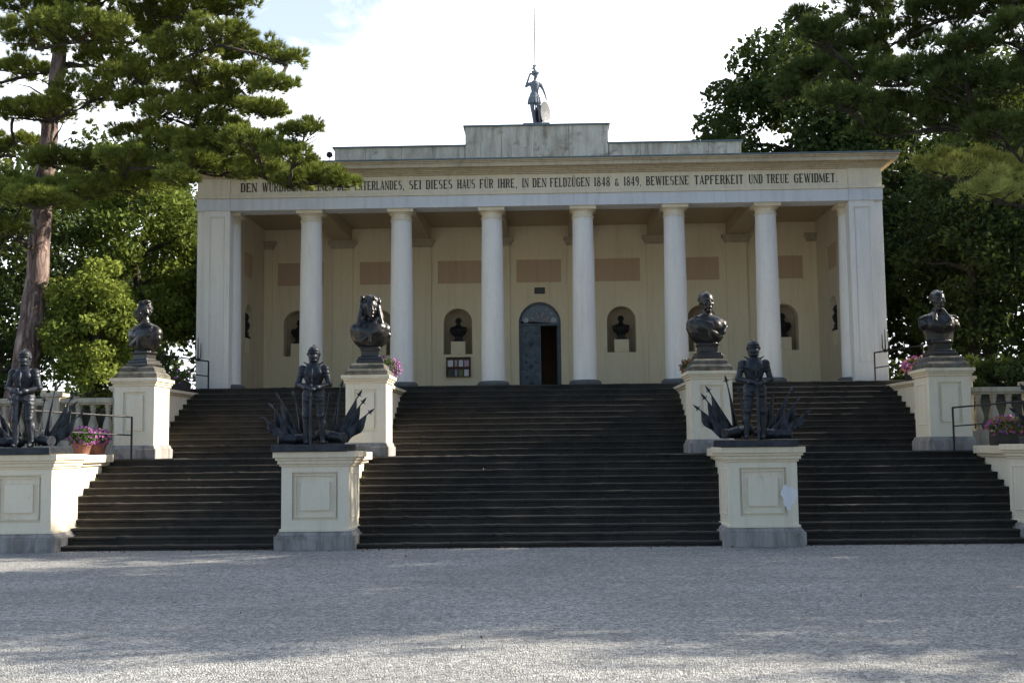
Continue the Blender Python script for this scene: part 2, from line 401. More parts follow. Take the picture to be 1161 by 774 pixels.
knight_pedestal(OX, 'cream square pedestal cut by the right edge of the photograph')
def lower_wall(s, cx, xi, xo, label):
    t = thing('stair_wall', label, 'wall', (s*cx, 20.95, 0), 0, 'low cream walls flanking the lower flight')
    a, b_ = s*xi-s*cx, s*xo-s*cx
    m = MB(); m.box(a, b_, 0.002, 2.29, 0, 1.41); obj('body', m, 'pedestal_cream', t, .01)
    e = s*(-1 if xi < xo else 1)
    c = MB(); c.box(a-s*.05, b_+s*.05, .0, 2.32, 1.41, 1.47); c.box(a-s*.12, b_+s*.12, 0.0, 2.32, 1.47, 1.62); obj('cap', c, 'facade_cream', t, .01)
for s, side in ((-1, 'left'), (1, 'right')):
    lower_wall(s, KX, 3.42, 4.10, 'low cream wall with a coping behind the %s middle knight pedestal' % side)
    lower_wall(s, OX, 8.60, 9.32, 'low cream wall with a coping behind the outermost %s knight pedestal' % side)
def bust_pedestal(cx, label, sc_=1.):
    t = thing('bust_pedestal', label, 'pedestal', (cx, 23.6, ZL), 0, 'cream pedestals carrying the busts')
    b = MB(); b.box(-.47, .47, -.07, 1.05, 0.001, .20); b.taper(-.45, .45, -.05, 1.05, .20, .28, .03); obj('plinth', b, 'plinth_stone', t, .012)
    m = MB(); W = .41
    v, f = plate(rect(-W, W, .28, 1.5), [rect(-.23, .23, .50, 1.36)], .045, 0); m.raw(v, f); m.box(-W, W, .0455, .95, .28, 1.5)
    for s in (-1, 1):
        for (a, b_, c, d) in ((.2, .22, .52, 1.34), (.75, .77, .52, 1.34), (.22, .75, 1.32, 1.34), (.22, .75, .52, .54)): m.box(s*W, s*(W+.01), a, b_, c, d)
    obj('body', m, 'pedestal_cream', t, .006)
    p = MB(); p.box(-.17, .17, .014, .055, .57, 1.29); obj('panel', p, 'pedestal_cream', t, .005)
    c = MB()
    for (z0, z1, p_) in ((1.48, 1.53, .03), (1.53, 1.57, .055), (1.57, 1.64, .085)): c.box(-W-p_, W+p_, -p_, .95+p_, z0+.0005, z1)
    obj('cap', c, 'facade_cream', t, .008)
    q = MB(); q.box(-.44, .44, .06, .94, 1.6405, 1.72); q.taper(-.44, .44, .06, .94, 1.72, 1.79, .06)
    q.box(-.36, .36, .14, .86, 1.79, 1.85); q.taper(-.36, .36, .14, .86, 1.85, 1.90, .05)
    obj('stone_base', q, 'weathered_stone', t, .015)
    return t
BX = 3.48; BO = 8.2
bust_pedestal(-BX, 'tall cream pedestal under the long-wigged bust left of the steps centre')
bust_pedestal(BX, 'tall cream pedestal under the short-haired draped bust right of the steps centre')
bust_pedestal(-BO, 'tall cream pedestal with flaking brown patches under the far left bust')
bust_pedestal(BO, 'tall cream pedestal under the bust in a military coat at the far right')
def upper_wall(s, cx, xi, xo, label):
    t = thing('stair_wall', label, 'wall', (s*cx, 24.55, ZL), 0, 'low cream walls flanking the upper flight')
    a, b_ = s*(xi-cx), s*(xo-cx)
    m = MB(); m.box(a, b_, .003, 3.55, 0, 1.42); obj('body', m, 'pedestal_cream', t, .01)
    c = MB(); c.box(a-s*.04, b_+s*.04, 0.0, 3.55, 1.42, 1.46); c.box(a-s*.09, b_+s*.09, 0.0, 3.55, 1.46, 1.53); obj('cap', c, 'facade_cream', t, .01)
for s, side in ((-1, 'left'), (1, 'right')):
    upper_wall(s, BX, 3.26, 3.70, 'narrow cream wall running back from the %s middle bust pedestal' % side)
    upper_wall(s, BO, 8.28, 9.0, 'cream wall running back from the outermost %s bust pedestal' % side)
for s, side in ((-1, 'left'), (1, 'right')):
    m = MB(); m.box(s*9.34, s*60, 20.2, 20.66, 0, 1.46); m.box(s*9.34, s*60, 20.12, 20.74, 1.46, 1.60)
    tag(obj('retaining_wall', m, 'retaining_plaster', bev=.01), 'long plain cream retaining wall beside the outermost %s pedestal' % side, 'wall')

# ------------------------------------------------------------------ the hall
YF = 28.42; YW = 33.35; A = 2.257; YC = 28.80
H = thing('columned_hall', 'long cream neoclassical hall with six round columns and a lettered frieze', 'building', (0, YF, ZT))
def hp(name, mb, mat, parent=None, bev=0, smooth=None, **kw):      # part in hall coordinates
    mb.v = [(a, b-YF, c-ZT) for a, b, c in mb.v]
    return obj(name, mb, mat, parent or H, bev, smooth, **kw)
# floor
m = MB(); m.box(-8.42, 8.42, 28.46, 41, 2.9, ZT+.004); hp('floor', m, 'balustrade_stone')
# back wall with door + niches
nx = [-3, -2, -1, 1, 2, 3]
holes = [archp(k*A*1.035 if abs(k) == 1 else (k*A*1.022 if abs(k) == 2 else k*A*1.025), .41, 4.33, 5.24) for k in nx]
NX = [h[0][0]+.41 for h in holes]
door = archp(.01, .60, ZT+.004, 5.20, 24)
outer = rect(-7.91, 7.91, ZT+.004, 8.02)
pan = [(k*A, .64) for k in (-2, -1, 0, 1, 2)]+[(-3*A-.1, .66), (3*A+.1, .66)]
v, f = plate(outer, holes+[door]+[rect(c-w, c+w, 6.37, 7.03) for c, w in pan], .05, YW)
m = MB().raw(v, f); v, f = plate(outer, holes+[door], .30, YW+.0505); m.raw(v, f)
hp('wall', m, 'wall_cream')
# side walls with a niche and a panel each (built in XZ, turned)
for s in (-1, 1):
    YS = 31.56
    hs = [archp(YS, .38, 4.30, 5.25)]; pn = [rect(31.05, 32.1, 6.37, 7.03)]
    m = MB()
    v, f = plate(rect(28.75, 33.35, ZT+.004, 8.02), hs+pn, .05, 0); m.raw([(s*(7.91+y), x, z) for x, y, z in v], f)
    v, f = plate(rect(28.75, 33.35, ZT+.004, 8.02), hs, .30, .0505); m.raw([(s*(7.91+y), x, z) for x, y, z in v], f)
    m.box(s*8.262, s*8.42, 28.75, 42, ZT-1.8, 8.02); m.box(s*7.7, s*8.26, 33.8, 42, ZT, 8.02)
    hp('wall', m, 'facade_cream')
m = MB(); m.box(-8.2, 8.2, 41.7, 42, ZT-1.8, 8.6); hp('wall', m, 'facade_cream')
# room behind the door
m = MB(); m.box(-3, 3, 38.9, 39, ZT, 6.4); m.box(-3.1, -3, 33.71, 39, ZT, 6.4); m.box(3, 3.1, 33.71, 39, ZT, 6.4); m.box(-3, 3, 33.71, 39, 6.4, 6.5)
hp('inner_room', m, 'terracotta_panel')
def niche_mesh(mb, cx, hw, z0, zs, y0, T=lambda x, y, z: (x, y, z), depth=None):
    n = 16; v = []; f = []; depth = depth or hw
    rows = [z0, zs]; 
    for z in rows:
        for i in range(n+1):
            a = PI*i/n; v.append(T(cx-hw*math.cos(a), y0+depth*math.sin(a), z))
    for j in range(1, 9):
        b = PI/2*j/8
        for i in range(n+1):
            a = PI*i/n; v.append(T(cx-hw*math.cos(a)*math.cos(b), y0+depth*math.sin(a)*math.cos(b), zs+hw*math.sin(b)))
    for j in range(9):
        for i in range(n): f.append((j*(n+1)+i, j*(n+1)+i+1, (j+1)*(n+1)+i+1, (j+1)*(n+1)+i))
    o = len(v); v += [T(cx-hw, y0, z0), T(cx+hw, y0, z0)]; f.append(tuple(range(n+1))+(o+1, o))
    mb.raw(v, f)
def solid_niche(name, cx, z0, zs, hw, T, y0, depth):
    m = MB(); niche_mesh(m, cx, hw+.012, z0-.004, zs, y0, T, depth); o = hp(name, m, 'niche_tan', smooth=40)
    s_ = o.modifiers.new('s', 'SOLIDIFY'); s_.thickness = .02; s_.offset = 1
    return o
for cx in NX:
    solid_niche('niche', cx, 4.33, 5.24, .41, lambda x, y, z: (x, y, z), YW+.351, .30)
    m = MB(); m.box(cx-.205, cx+.205, YW+.01, YW+.40, 4.334, 4.70); hp('niche_plinth', m, 'wall_cream', bev=.005)
for s in (-1, 1):
    solid_niche('niche', 31.56, 4.30, 5.25, .38, lambda x, y, z, s=s: (s*y, x, z), 8.261-.09, .085)
    m = MB(); m.box(s*7.92, s*8.16, 31.37, 31.75, 4.304, 4.70); hp('niche_plinth', m, 'wall_cream', bev=.005)
for c, w in pan:
    m = MB(); m.box(c-w-.002, c+w+.002, YW+.038, YW+.0495, 6.368, 7.032); hp('relief_panel', m, 'terracotta_panel')
for s in (-1, 1):
    m = MB(); m.box(s*7.948, s*7.9595, 31.048, 32.102, 6.368, 7.032); hp('relief_panel', m, 'terracotta_panel')
# pilasters on the back wall, their capitals, beams, ceiling
for i in range(8):
    x = (i-3.5)*A; w = .295
    if i in (0, 7): x = math.copysign(7.80, x); w = .12
    m = MB(); m.box(x-w, x+w, YW-.07, YW-.001, ZT+.004, 7.42); m.box(x-w-.02, x+w+.02, YW-.09, YW-.001, ZT+.004, ZT+.12)
    p = hp('pilaster', m, 'wall_cream', bev=.005)
    m = MB()
    for z0, z1, pj in ((7.42, 7.48, .03), (7.48, 7.56, .07), (7.56, 7.65, .12)): m.box(x-w-pj, x+w+pj, YW-.07-pj, YW-.001, z0+.0005, z1)
    m.v = [(a, b-YF, c-ZT) for a, b, c in m.v]; obj('capital', m, 'cornice_ochre', p)
    if 0 < i < 7:
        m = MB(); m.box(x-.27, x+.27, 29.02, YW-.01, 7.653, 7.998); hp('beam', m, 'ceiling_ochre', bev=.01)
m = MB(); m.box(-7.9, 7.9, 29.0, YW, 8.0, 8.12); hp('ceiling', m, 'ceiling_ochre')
# columns
def column_part(x, y, sc_=1., half=False):
    prof = []
    for k in range(17):
        t = k/16; r = .293-.040*t-.006*math.sin(PI*t)*-1
        prof.append((r*sc_, .13+t*(4.18-.13)))
    sh = MB(); sh.lathe(prof, 0, 0, 0, 36)
    o = obj('column', sh, 'white_plaster', H, smooth=40); o.location = (x, y-YF, 0)
    b = MB(); b.lathe([(.385*sc_, 0.005), (.40*sc_, .05), (.385*sc_, .10), (.33*sc_, .135)], n=36); obj('base', b, 'column_base_stone', o, smooth=50)
    c = MB(); c.lathe([(.262*sc_, 4.18), (.262*sc_, 4.155), (.275*sc_, 4.14), (.275*sc_, 4.185), (.255*sc_, 4.20), (.255*sc_, 4.28), (.30*sc_, 4.335), (.31*sc_, 4.34)], n=36)
    c.box(-.325*sc_, .325*sc_, -.325*sc_, .325*sc_, 4.34, 4.416); obj('capital', c, 'facade_cream', o, smooth=30)
for i in range(6): column_part((i-2.5)*A, YC)
for s in (-1, 1): column_part(s*7.735, 29.02, 1.)
# corner piers
for s in (-1, 1):
    m = MB(); m.box(s*7.60, s*8.22, YF+.031, YF+.46, ZT+.004, 7.574)
    v, f = plate(rect(min(s*7.60, s*8.22), max(s*7.60, s*8.22), ZT+.004, 7.574), [rect(min(s*7.72, s*8.10), max(s*7.72, s*8.10), 3.6, 7.42)], .03, YF); m.raw(v, f)
    m.box(s*8.2205, s*8.42, YF+.05, YF+.46, ZT-1.8, 7.574); m.box(s*7.80, s*8.25, YF+.02, YF+.45, ZT-1.8, ZT)
    o = hp('corner_pier', m, 'white_plaster', bev=.005)
    p = MB(); p.box(s*7.745, s*8.075, YF+.020, YF+.04, 3.64, 7.38); p.v = [(a, b-YF, c-ZT) for a, b, c in p.v]
    obj('panel', p, 'white_plaster', o, bev=.008)
# entablature
def ring(mb, z0, z1, pj, pier=0):
    mb.box(-7.6, 7.6, YF-pj, YF+.58, z0, z1)
    for s in (-1, 1): mb.box(s*7.6, s*(8.42+pj), YF-pj-pier, 42+pj, z0, z1)
def ring_side(mb, z0, z1, pj, pier=0):   # side runs only over the walls so that the porch stays hollow
    mb.box(-7.6, 7.6, YF-pj, YF+.58, z0, z1)
    for s in (-1, 1):
        mb.box(s*7.6, s*(8.42+pj), YF-pj-pier, YF+.58, z0, z1); mb.box(s*7.95, s*(8.42+pj), YF+.58, 42+pj, z0, z1)
ent = MB(); ring_side(ent, 7.575, 7.87, 0, .03); e = hp('architrave', ent, 'architrave_white', bev=.004)
ent = MB(); ring_side(ent, 7.8705, 7.93, .035, .03); hp('architrave_moulding', ent, 'facade_cream', bev=.008)
ent = MB(); ring_side(ent, 7.9305, 8.37, -.012, .03); fr = hp('frieze', ent, 'facade_cream', bev=.004)
cor = MB()
for z0, z1, pj in ((8.37, 8.41, .04), (8.41, 8.445, .08), (8.445, 8.48, .12), (8.48, 8.51, .16), (8.51, 8.60, .30), (8.60, 8.635, .33), (8.635, 8.67, .37)):
    cor.box(-8.42-pj, 8.42+pj, YF-pj, 42+pj, z0+.0005, z1)
co = hp('cornice', cor, 'cornice_ochre', bev=.006)
m = MB(); m.box(-8.42-.40, 8.42+.40, YF-.40, 42.4, 8.6705, 8.70); m.box(-8.3, 8.3, YF+.1, 42, 8.7005, 8.76); hp('roof', m, 'flashing')
# attic
YA = 30.75
def attic(x0, x1, z1, y, y2, name):
    m = MB(); w = x1-x0; n = max(3, int(w/.8)); r2 = random.Random(int(z1*100)); xs = [x0]
    for i in range(1, n): xs.append(x0+w*(i+r2.uniform(-.2, .2))/n)
    xs.append(x1)
    for a, b in zip(xs[:-1], xs[1:]): m.box(a+.004, b-.004, y, y2, 8.762, z1)
    o = hp(name, m, 'attic_stone', bev=.006)
    c = MB(); c.box(x0-.05, x1+.05, y-.05, y2+.05, z1+.0005, z1+.035); c.v = [(a, b-YF, c_-ZT) for a, b, c_ in c.v]; obj('coping', c, 'flashing', o)
attic(-5.43, -1.92, 9.70, YA, YA+.5, 'attic_wall'); attic(1.92, 5.43, 9.70, YA, YA+.5, 'attic_wall'); attic(-1.91, 1.91, 10.21, YA-.05, YA+.7, 'attic_wall')
# inscription
WORDS = [('DEN', -7.34, -6.93), ('WÜRDIGEN', -6.80, -5.83), ('SÖHNEN', -5.72, -5.02), ('DES', -4.93, -4.62), ('VATERLANDES,', -4.52, -3.27), ('SEI', -3.149, -2.85), ('DIESES', -2.736, -2.08),
         ('HAUS', -1.959, -1.52), ('FÜR', -1.408, -1.07), ('IHRE,', -.962, -.48), ('IN', -.364, -.20), ('DEN', -.104, .24), ('FELDZÜGEN', .328, 1.30), ('1848', 1.405, 1.80),
         ('&', 1.907, 2.03), ('1849,', 2.134, 2.57), ('BEWIESENE', 2.683, 3.73), ('TAPFERKEIT', 3.867, 5.06), ('UND', 5.194, 5.53), ('TREUE', 5.617, 6.17), ('GEWIDMET.', 6.294, 7.354)]
# condensed slab letters: t = thick stem width, thin bars; each stroke (x0,z0,x1,z1,thickness,'v'|'h'), unit cell 1 wide and 1 high
T, h_ = .31, .10
def st_(x): return [(x, 0, x, 1, T, 'v'), (x-.2, h_/2, x+.2, h_/2, h_, 'h'), (x-.2, 1-h_/2, x+.2, 1-h_/2, h_, 'h')]
def bowl(x0, x1, z0, z1, th=T):      # right-hand bowl
    c = min(.2, (z1-z0)*.35); return [(x0, z1-h_/2, x1-.1, z1-h_/2, h_, 'h'), (x0, z0+h_/2, x1-.1, z0+h_/2, h_, 'h'), (x1, z0+c, x1, z1-c, th, 'v'), (x1-.12, z1-.03, x1, z1-c, th*.8, 'v'), (x1-.12, z0+.03, x1, z0+c, th*.8, 'v')]
def mir(L): return [(1-a, b, 1-c, d, t, k) for a, b, c, d, t, k in L]
def tick(x, z, up=1): return [(x, z, x, z-.16*up, .09, 'v')]
O_ = bowl(.45, .84, 0, 1)+mir(bowl(.45, .84, 0, 1)); S_ = bowl(.4, .82, 0, .54)+mir(bowl(.4, .82, .46, 1))+tick(.82, .98)+tick(.14, .2)
E_ = st_(.2)+[(.2, h_/2, .9, h_/2, h_, 'h'), (.2, 1-h_/2, .9, 1-h_/2, h_, 'h'), (.2, .5, .68, .5, h_, 'h')]
U_ = [(.2, .15, .2, 1, T, 'v'), (.84, .15, .84, 1, .11, 'v'), (.0, 1-h_/2, .4, 1-h_/2, h_, 'h'), (.68, 1-h_/2, 1, 1-h_/2, h_, 'h'), (.2, .15, .36, .03, .2, 'v'), (.84, .15, .68, .03, .12, 'v'), (.32, .04, .72, .04, h_, 'h')]
dots = [(.34, 1.10, .34, 1.22, .16, 'v'), (.70, 1.10, .70, 1.22, .16, 'v')]
GL = {'D': (1, st_(.2)+bowl(.2, .84, 0, 1)), 'E': (1, E_+tick(.87, 1)+tick(.87, .18)), 'F': (1, [q for q in E_ if q[:2] != (.2, h_/2)]+tick(.87, 1)), 'N': (1.1, [(.12, 0, .12, 1, .10, 'v'), (.88, 0, .88, 1, .10, 'v'), (.14, 1, .86, 0, .24, 'v'), (0, h_/2, .3, h_/2, h_, 'h'), (.7, 1-h_/2, 1, 1-h_/2, h_, 'h')]),
 'I': (.5, [(.5, 0, .5, 1, T*2, 'v'), (.1, h_/2, .9, h_/2, h_, 'h'), (.1, 1-h_/2, .9, 1-h_/2, h_, 'h')]), 'H': (1.1, st_(.18)+st_(.82)+[(.2, .5, .8, .5, h_, 'h')]), 'L': (.9, st_(.2)+[(.2, h_/2, .9, h_/2, h_, 'h')]+tick(.87, .2)),
 'T': (1, st_(.5)+[(.05, 1-h_/2, .95, 1-h_/2, h_, 'h')]+tick(.08, 1)+tick(.92, 1)), 'P': (1, st_(.2)+bowl(.2, .82, .44, 1)), 'B': (1, st_(.2)+bowl(.2, .78, .48, 1)+bowl(.2, .84, 0, .52)), 'R': (1.05, st_(.2)+bowl(.2, .8, .46, 1)+[(.6, .48, .86, 0, .22, 'v'), (.75, h_/2, 1, h_/2, h_, 'h')]),
 'K': (1.05, st_(.2)+[(.3, .42, .82, 1, .10, 'v'), (.5, .58, .84, 0, .22, 'v'), (.7, h_/2, 1, h_/2, h_, 'h'), (.68, 1-h_/2, .95, 1-h_/2, h_, 'h')]), 'O': (1, O_), 'Ö': (1, O_+dots), 'U': (1, U_), 'Ü': (1, U_+dots),
 'G': (1.05, [q for q in O_ if not (q[0] == .84 and q[2] == .84)]+[(.84, .08, .84, .48, .2, 'v'), (.6, .48, 1, .48, h_, 'h')]+tick(.86, .95)), 'S': (.95, S_), 'A': (1.05, [(.12, 0, .48, 1, .09, 'v'), (.5, 1, .86, 0, .25, 'v'), (.25, .3, .72, .3, h_, 'h'), (0, h_/2, .26, h_/2, h_, 'h'), (.7, h_/2, 1, h_/2, h_, 'h')]),
 'V': (1.05, [(.14, 1, .5, 0, .25, 'v'), (.54, 0, .88, 1, .09, 'v'), (0, 1-h_/2, .3, 1-h_/2, h_, 'h'), (.74, 1-h_/2, 1, 1-h_/2, h_, 'h')]), 'W': (1.5, [(.1, 1, .3, 0, .18, 'v'), (.32, 0, .5, 1, .07, 'v'), (.5, 1, .7, 0, .18, 'v'), (.72, 0, .9, 1, .07, 'v'), (0, 1-h_/2, .22, 1-h_/2, h_, 'h'), (.8, 1-h_/2, 1, 1-h_/2, h_, 'h')]),
 'M': (1.35, [(.1, 0, .1, 1, .08, 'v'), (.86, 0, .86, 1, .18, 'v'), (.12, 1, .46, .1, .2, 'v'), (.5, .1, .82, 1, .07, 'v'), (0, h_/2, .22, h_/2, h_, 'h'), (.74, h_/2, .98, h_/2, h_, 'h')]), 'Z': (.95, [(.1, 1-h_/2, .9, 1-h_/2, h_, 'h'), (.1, h_/2, .9, h_/2, h_, 'h'), (.24, .03, .78, .97, .25, 'v')]+tick(.14, 1)+tick(.86, .18)),
 '1': (.6, [(.5, 0, .5, 1, T*1.6, 'v'), (.15, h_/2, .85, h_/2, h_, 'h'), (.15, .82, .45, .95, .16, 'v')]), '8': (.95, bowl(.45, .8, .5, 1, .2)+mir(bowl(.45, .8, .5, 1, .2))+bowl(.45, .84, 0, .5)+mir(bowl(.45, .84, 0, .5))), '4': (1, [(.66, 0, .66, 1, T, 'v'), (.1, .3, .6, 1, .09, 'v'), (.08, .28, .95, .28, h_, 'h'), (.45, h_/2, .88, h_/2, h_, 'h')]),
 '9': (.95, bowl(.45, .8, .42, 1)+mir(bowl(.45, .8, .42, 1))+[(.8, .2, .8, .6, T, 'v'), (.4, h_/2, .7, h_/2, h_, 'h'), (.68, .05, .8, .2, .2, 'v')]), '&': (1, [(.2, .1, .2, .35, .2, 'v'), (.25, .45, .85, .05, .2, 'v'), (.3, .5, .3, .72, .16, 'v'), (.62, .5, .62, .72, .1, 'v'), (.3, .75, .62, .75, h_, 'h'), (.2, .05, .7, .05, h_, 'h'), (.7, .1, .92, .4, .08, 'v')]),
 ',': (.45, [(.5, -.14, .6, .12, .4, 'v')]), '.': (.45, [(.5, 0, .5, .13, .5, 'v')])}
ins = MB(); cnt = 0
for w, x0, x1 in WORDS:
    tot = sum(GL[c][0]+.16 for c in w)-.16; kx = (x1-x0)/tot; x = x0
    for c in w:
        gw, strokes = GL[c]
        for (a, z0, b, z1, t, k) in strokes:
            cnt += 1; yf = YF+.012-.006-.0004*(cnt % 9)
            if k == 'h': P = [(a, z0-t/2), (b, z0-t/2), (b, z0+t/2), (a, z0+t/2)]
            else: P = [(a-t/2, z0), (a+t/2, z0), (b+t/2, z1), (b-t/2, z1)]
            P = [(x+p*gw*kx, 8.035+z*.225) for p, z in P]
            ins.raw([(p, yf, z) for p, z in P]+[(p, YF+.013, z) for p, z in P], [(0, 1, 2, 3), (0, 4, 5, 1), (1, 5, 6, 2), (2, 6, 7, 3), (3, 7, 4, 0)])
        x += (gw+.16)*kx
ins.v = [(a, b-YF, c-ZT) for a, b, c in ins.v]; 
me = bpy.data.meshes.new('inscription'); me.from_pydata(ins.v, [], ins.f); link('inscription', me, 'lettering', fr)
# door
d = MB(); hw = .60; ya = YW+.13
n = 24; v = []; f = []
for (rr, yy) in ((.60, ya), (.535, ya), (.535, ya+.1), (.60, ya+.1)):
    v += [(.01-rr, yy, ZT+.01), (.01-rr, yy, 5.2)]+[(.01-rr*math.cos(PI*i/n), yy, 5.2+rr*math.sin(PI*i/n)) for i in range(1, n)]+[(.01+rr, yy, 5.2), (.01+rr, yy, ZT+.01)]
L_ = len(v)//4
for j in range(4):
    for i in range(L_-1): f.append((j*L_+i, j*L_+i+1, ((j+1) % 4)*L_+i+1, ((j+1) % 4)*L_+i))
d.raw(v, f); d.box(-.53, .55, ya-.005, ya+.09, 5.13, 5.20)
dr = hp('door', d, 'door_iron')
lf = MB(); lf.box(-.52, .035, ya+.02, ya+.07, ZT+.01, 5.13)
for z0, z1 in ((3.25, 3.72), (3.80, 4.14), (4.22, 4.98)):
    for (a, b_, c, d_) in ((-.44, -.41, z0, z1), (-.08, -.05, z0, z1), (-.41, -.08, z0, z0+.03), (-.41, -.08, z1-.03, z1)): lf.box(a, b_, ya-.005, ya+.02, c, d_)
    for q in ((-.39, z0+.06), (-.10, z0+.06), (-.39, z1-.06), (-.10, z1-.06)): lf.ball((q[0], ya+.01, q[1]), .025, n=8)
    for k in range(8):
        a = k*PI/4; lf.tube([(-.245, ya+.01, (z0+z1)/2), (-.245+.11*math.cos(a), ya+.01, (z0+z1)/2+.13*math.sin(a))], .009, 5)
    lf.ball((-.245, ya+.01, (z0+z1)/2), .04, n=8)
lf.v = [(a, b-YF, c-ZT) for a, b, c in lf.v]; lo = obj('door_leaf', lf, 'door_iron', dr, label='closed panelled leaf')
# right leaf swung inwards
lf = MB(); lf.box(.50, .55, ya+.11, ya+.60, ZT+.01, 5.12); lf.v = [(a, b-YF, c-ZT) for a, b, c in lf.v]; obj('door_leaf', lf, 'door_iron', dr, label='leaf swung open inwards')
fl = MB(); v, f = plate(archp(.01, .535, 5.2, 5.2, 24)[1:-1], [], .02, ya+.04); fl.raw(v, f); fl.v = [(a, b-YF, c-ZT) for a, b, c in fl.v]
fan = obj('fanlight', fl, 'glass_blue', dr)
a_ = MB(); b__ = MB()
for k in range(9):
    a = PI*(k+.5)/9; c0 = Vector((.01+.10*math.cos(a), ya+.035, 5.235+.10*math.sin(a))); c1 = Vector((.01+.30*math.cos(a), ya+.035, 5.235+.30*math.sin(a)))
    (a_ if k % 2 else b__).tube([c0, c0.lerp(c1, .7), c1], [.006, .018, .008], 6)
for k in range(7):
    a = PI*(k+.5)/7; (a_ if k % 3 else b__).ball((.01+.44*math.cos(a), ya+.035, 5.215+.44*math.sin(a)), (.026, .008, .026), n=8)
for s in (-1, 1): a_.ball((.01+s*.40, ya+.035, 5.30), (.085, .012, .085), n=12)
for mb_, mt in ((a_, 'glass_pale'), (b__, 'glass_rose')):
    mb_.v = [(a, b-YF, c-ZT) for a, b, c in mb_.v]; obj('glass_ornament', mb_, mt, dr)

# small things on the hall
m = MB(); m.box(-.15, .15, -.025, 0, -.09, .09); m2 = MB(); m2.box(-.12, .12, -.03, -.024, -.06, .06)
t = thing('wall_plaque', 'small dark rectangular plaque on the wall above the arched door', 'sign', (.02, YW, 6.125)); obj('board', m, 'black_iron', t, .004); obj('face', m2, 'plaque_dark', t)
# leaflet rack
t = thing('leaflet_rack', 'brown wooden wall rack with two rows of leaflets beside the door', 'rack', (-2.32, YW, 3.68))
m = MB(); m.box(-.35, .35, -.02, 0, 0, .56); obj('back_board', m, 'rack_wood', t, .003)
for s in (-1, 1): m = MB(); m.box(s*.33, s*.35, -.13, -.02, 0, .56); obj('side_board', m, 'rack_wood', t, .003)
for z in (0, .27, .54): m = MB(); m.box(-.33, .33, -.13, -.02, z, z+.02); obj('shelf', m, 'rack_wood', t, .003)
cols = ['paper_white', 'paper_pink', 'paper_white', 'paper_pink', 'paper_dark', 'paper_blue', 'paper_green', 'paper_white']
names = ['tall pale', 'narrow pale', 'pinkish', 'rose and white', 'dark', 'small blue', 'green', 'white']
for i in range(8):
    row = i//4; x = (-.23, -.07, .07, .23)[i % 4]; w = (.075, .035, .06, .065)[i % 4]
    m = MB(); M = Matrix.Translation((-2.32+x, YW-.075, 3.70+(0 if row else .27))) @ Euler((-.12, 0, 0)).to_matrix().to_4x4()
    m.box(-w, w, -.006, .006, 0.002, .19, M); m.box(-w*.7, w*.7, -.0075, -.0065, .04, .10, M)
    tag(obj('leaflet', m, cols[i]), '%s leaflet, number %d from left in the %s row of the rack' % (names[i], i % 4+1, 'lower' if row else 'upper'), 'leaflet', 'leaflets in the wall rack')
# iron torch brackets at pier corners
def bracket(x, label):
    t = thing('iron_bracket', label, 'bracket', (x, YF-.02, 3.95), 0, 'iron brackets on the corner piers')
    m = MB()
    for dx, h in ((-.07, .36), (0, .5), (.07, .36)):
        m.tube([(dx*.3, -.06, -.1), (dx, -.08, 0), (dx, -.08, h*.8), (dx, -.08, h)], [.012, .014, .010, .002], 6)
    m.ball((0, -.06, -.04), .03, n=8); obj('prongs', m, 'black_iron', t)
    m = MB(); m.tube([(0, -.06, -.04), (0, .06, -.04)], .015, 6); obj('stem', m, 'black_iron', t)
bracket(-8.32, 'rusty three-pronged iron bracket on the corner pier at the left end'); bracket(8.32, 'rusty three-pronged iron bracket on the corner pier at the right end')
# ball lamp near the attic end
t = thing('roof_ball', 'small black ball on a rod at the left end of the attic', 'ball', (-5.58, YA+.1, 8.76))
m = MB(); m.ball((0, 0, .80), .085, n=16); obj('ball', m, 'black_iron', t, smooth=60)
m = MB(); m.tube([(0, 0, 0), (0, 0, .74)], .012, 6); m.tube([(0, 0, .79), (.12, .02, .76)], .008, 6); obj('rod', m, 'black_iron', t)
t = thing('lightning_rod', 'thin tall lightning rod standing behind the roof warrior', 'rod', (-.02, YA+.45, 10.245))
m = MB(); m.tube([(0, 0, 0), (0, 0, 2.4), (-.01, 0, 5.6)], [.018, .016, .014], 8); obj('rod', m, 'black_iron', t)
m = MB(); m.lathe([(.06, 0), (.06, .03), (.02, .06)], n=12); obj('foot', m, 'flashing', t)

# ------------------------------------------------------------------ figures
def head(mb, c, s=1., turn=0., tilt=0., jaw=1.):
    """head with brow, nose, lips, chin, ears; c = centre of skull, s = half-height-ish scale (0.13 m head half height at 1)"""
    M = Matrix.Translation(c) @ Euler((tilt, 0, turn)).to_matrix().to_4x4() @ Matrix.Scale(s, 4)
    def B(p, r, rot=(0, 0, 0)):
        q = MB(); q.ball(p, r, rot, 12); mb.raw(q.v, q.f, M)
    B((0, .012, .03), (.076, .096, .088)); B((0, -.022, -.045), (.058, .068, .075)); B((0, -.062, -.105), (.026, .026, .022))
    B((0, -.094, -.018), (.0135, .022, .030), (-.35, 0, 0)); B((0, -.104, -.035), (.017, .014, .011))
    B((0, -.078, .022), (.052, .016, .010)); B((0, -.088, -.066), (.024, .010, .0065)); B((0, -.086, -.078), (.020, .010, .007))
    for k in (-1, 1):
        B((k*.030, -.076, .002), (.015, .010, .009)); B((k*.038, -.062, -.028), (.02, .02, .022)); B((k*.076, .012, -.012), (.010, .018, .028))
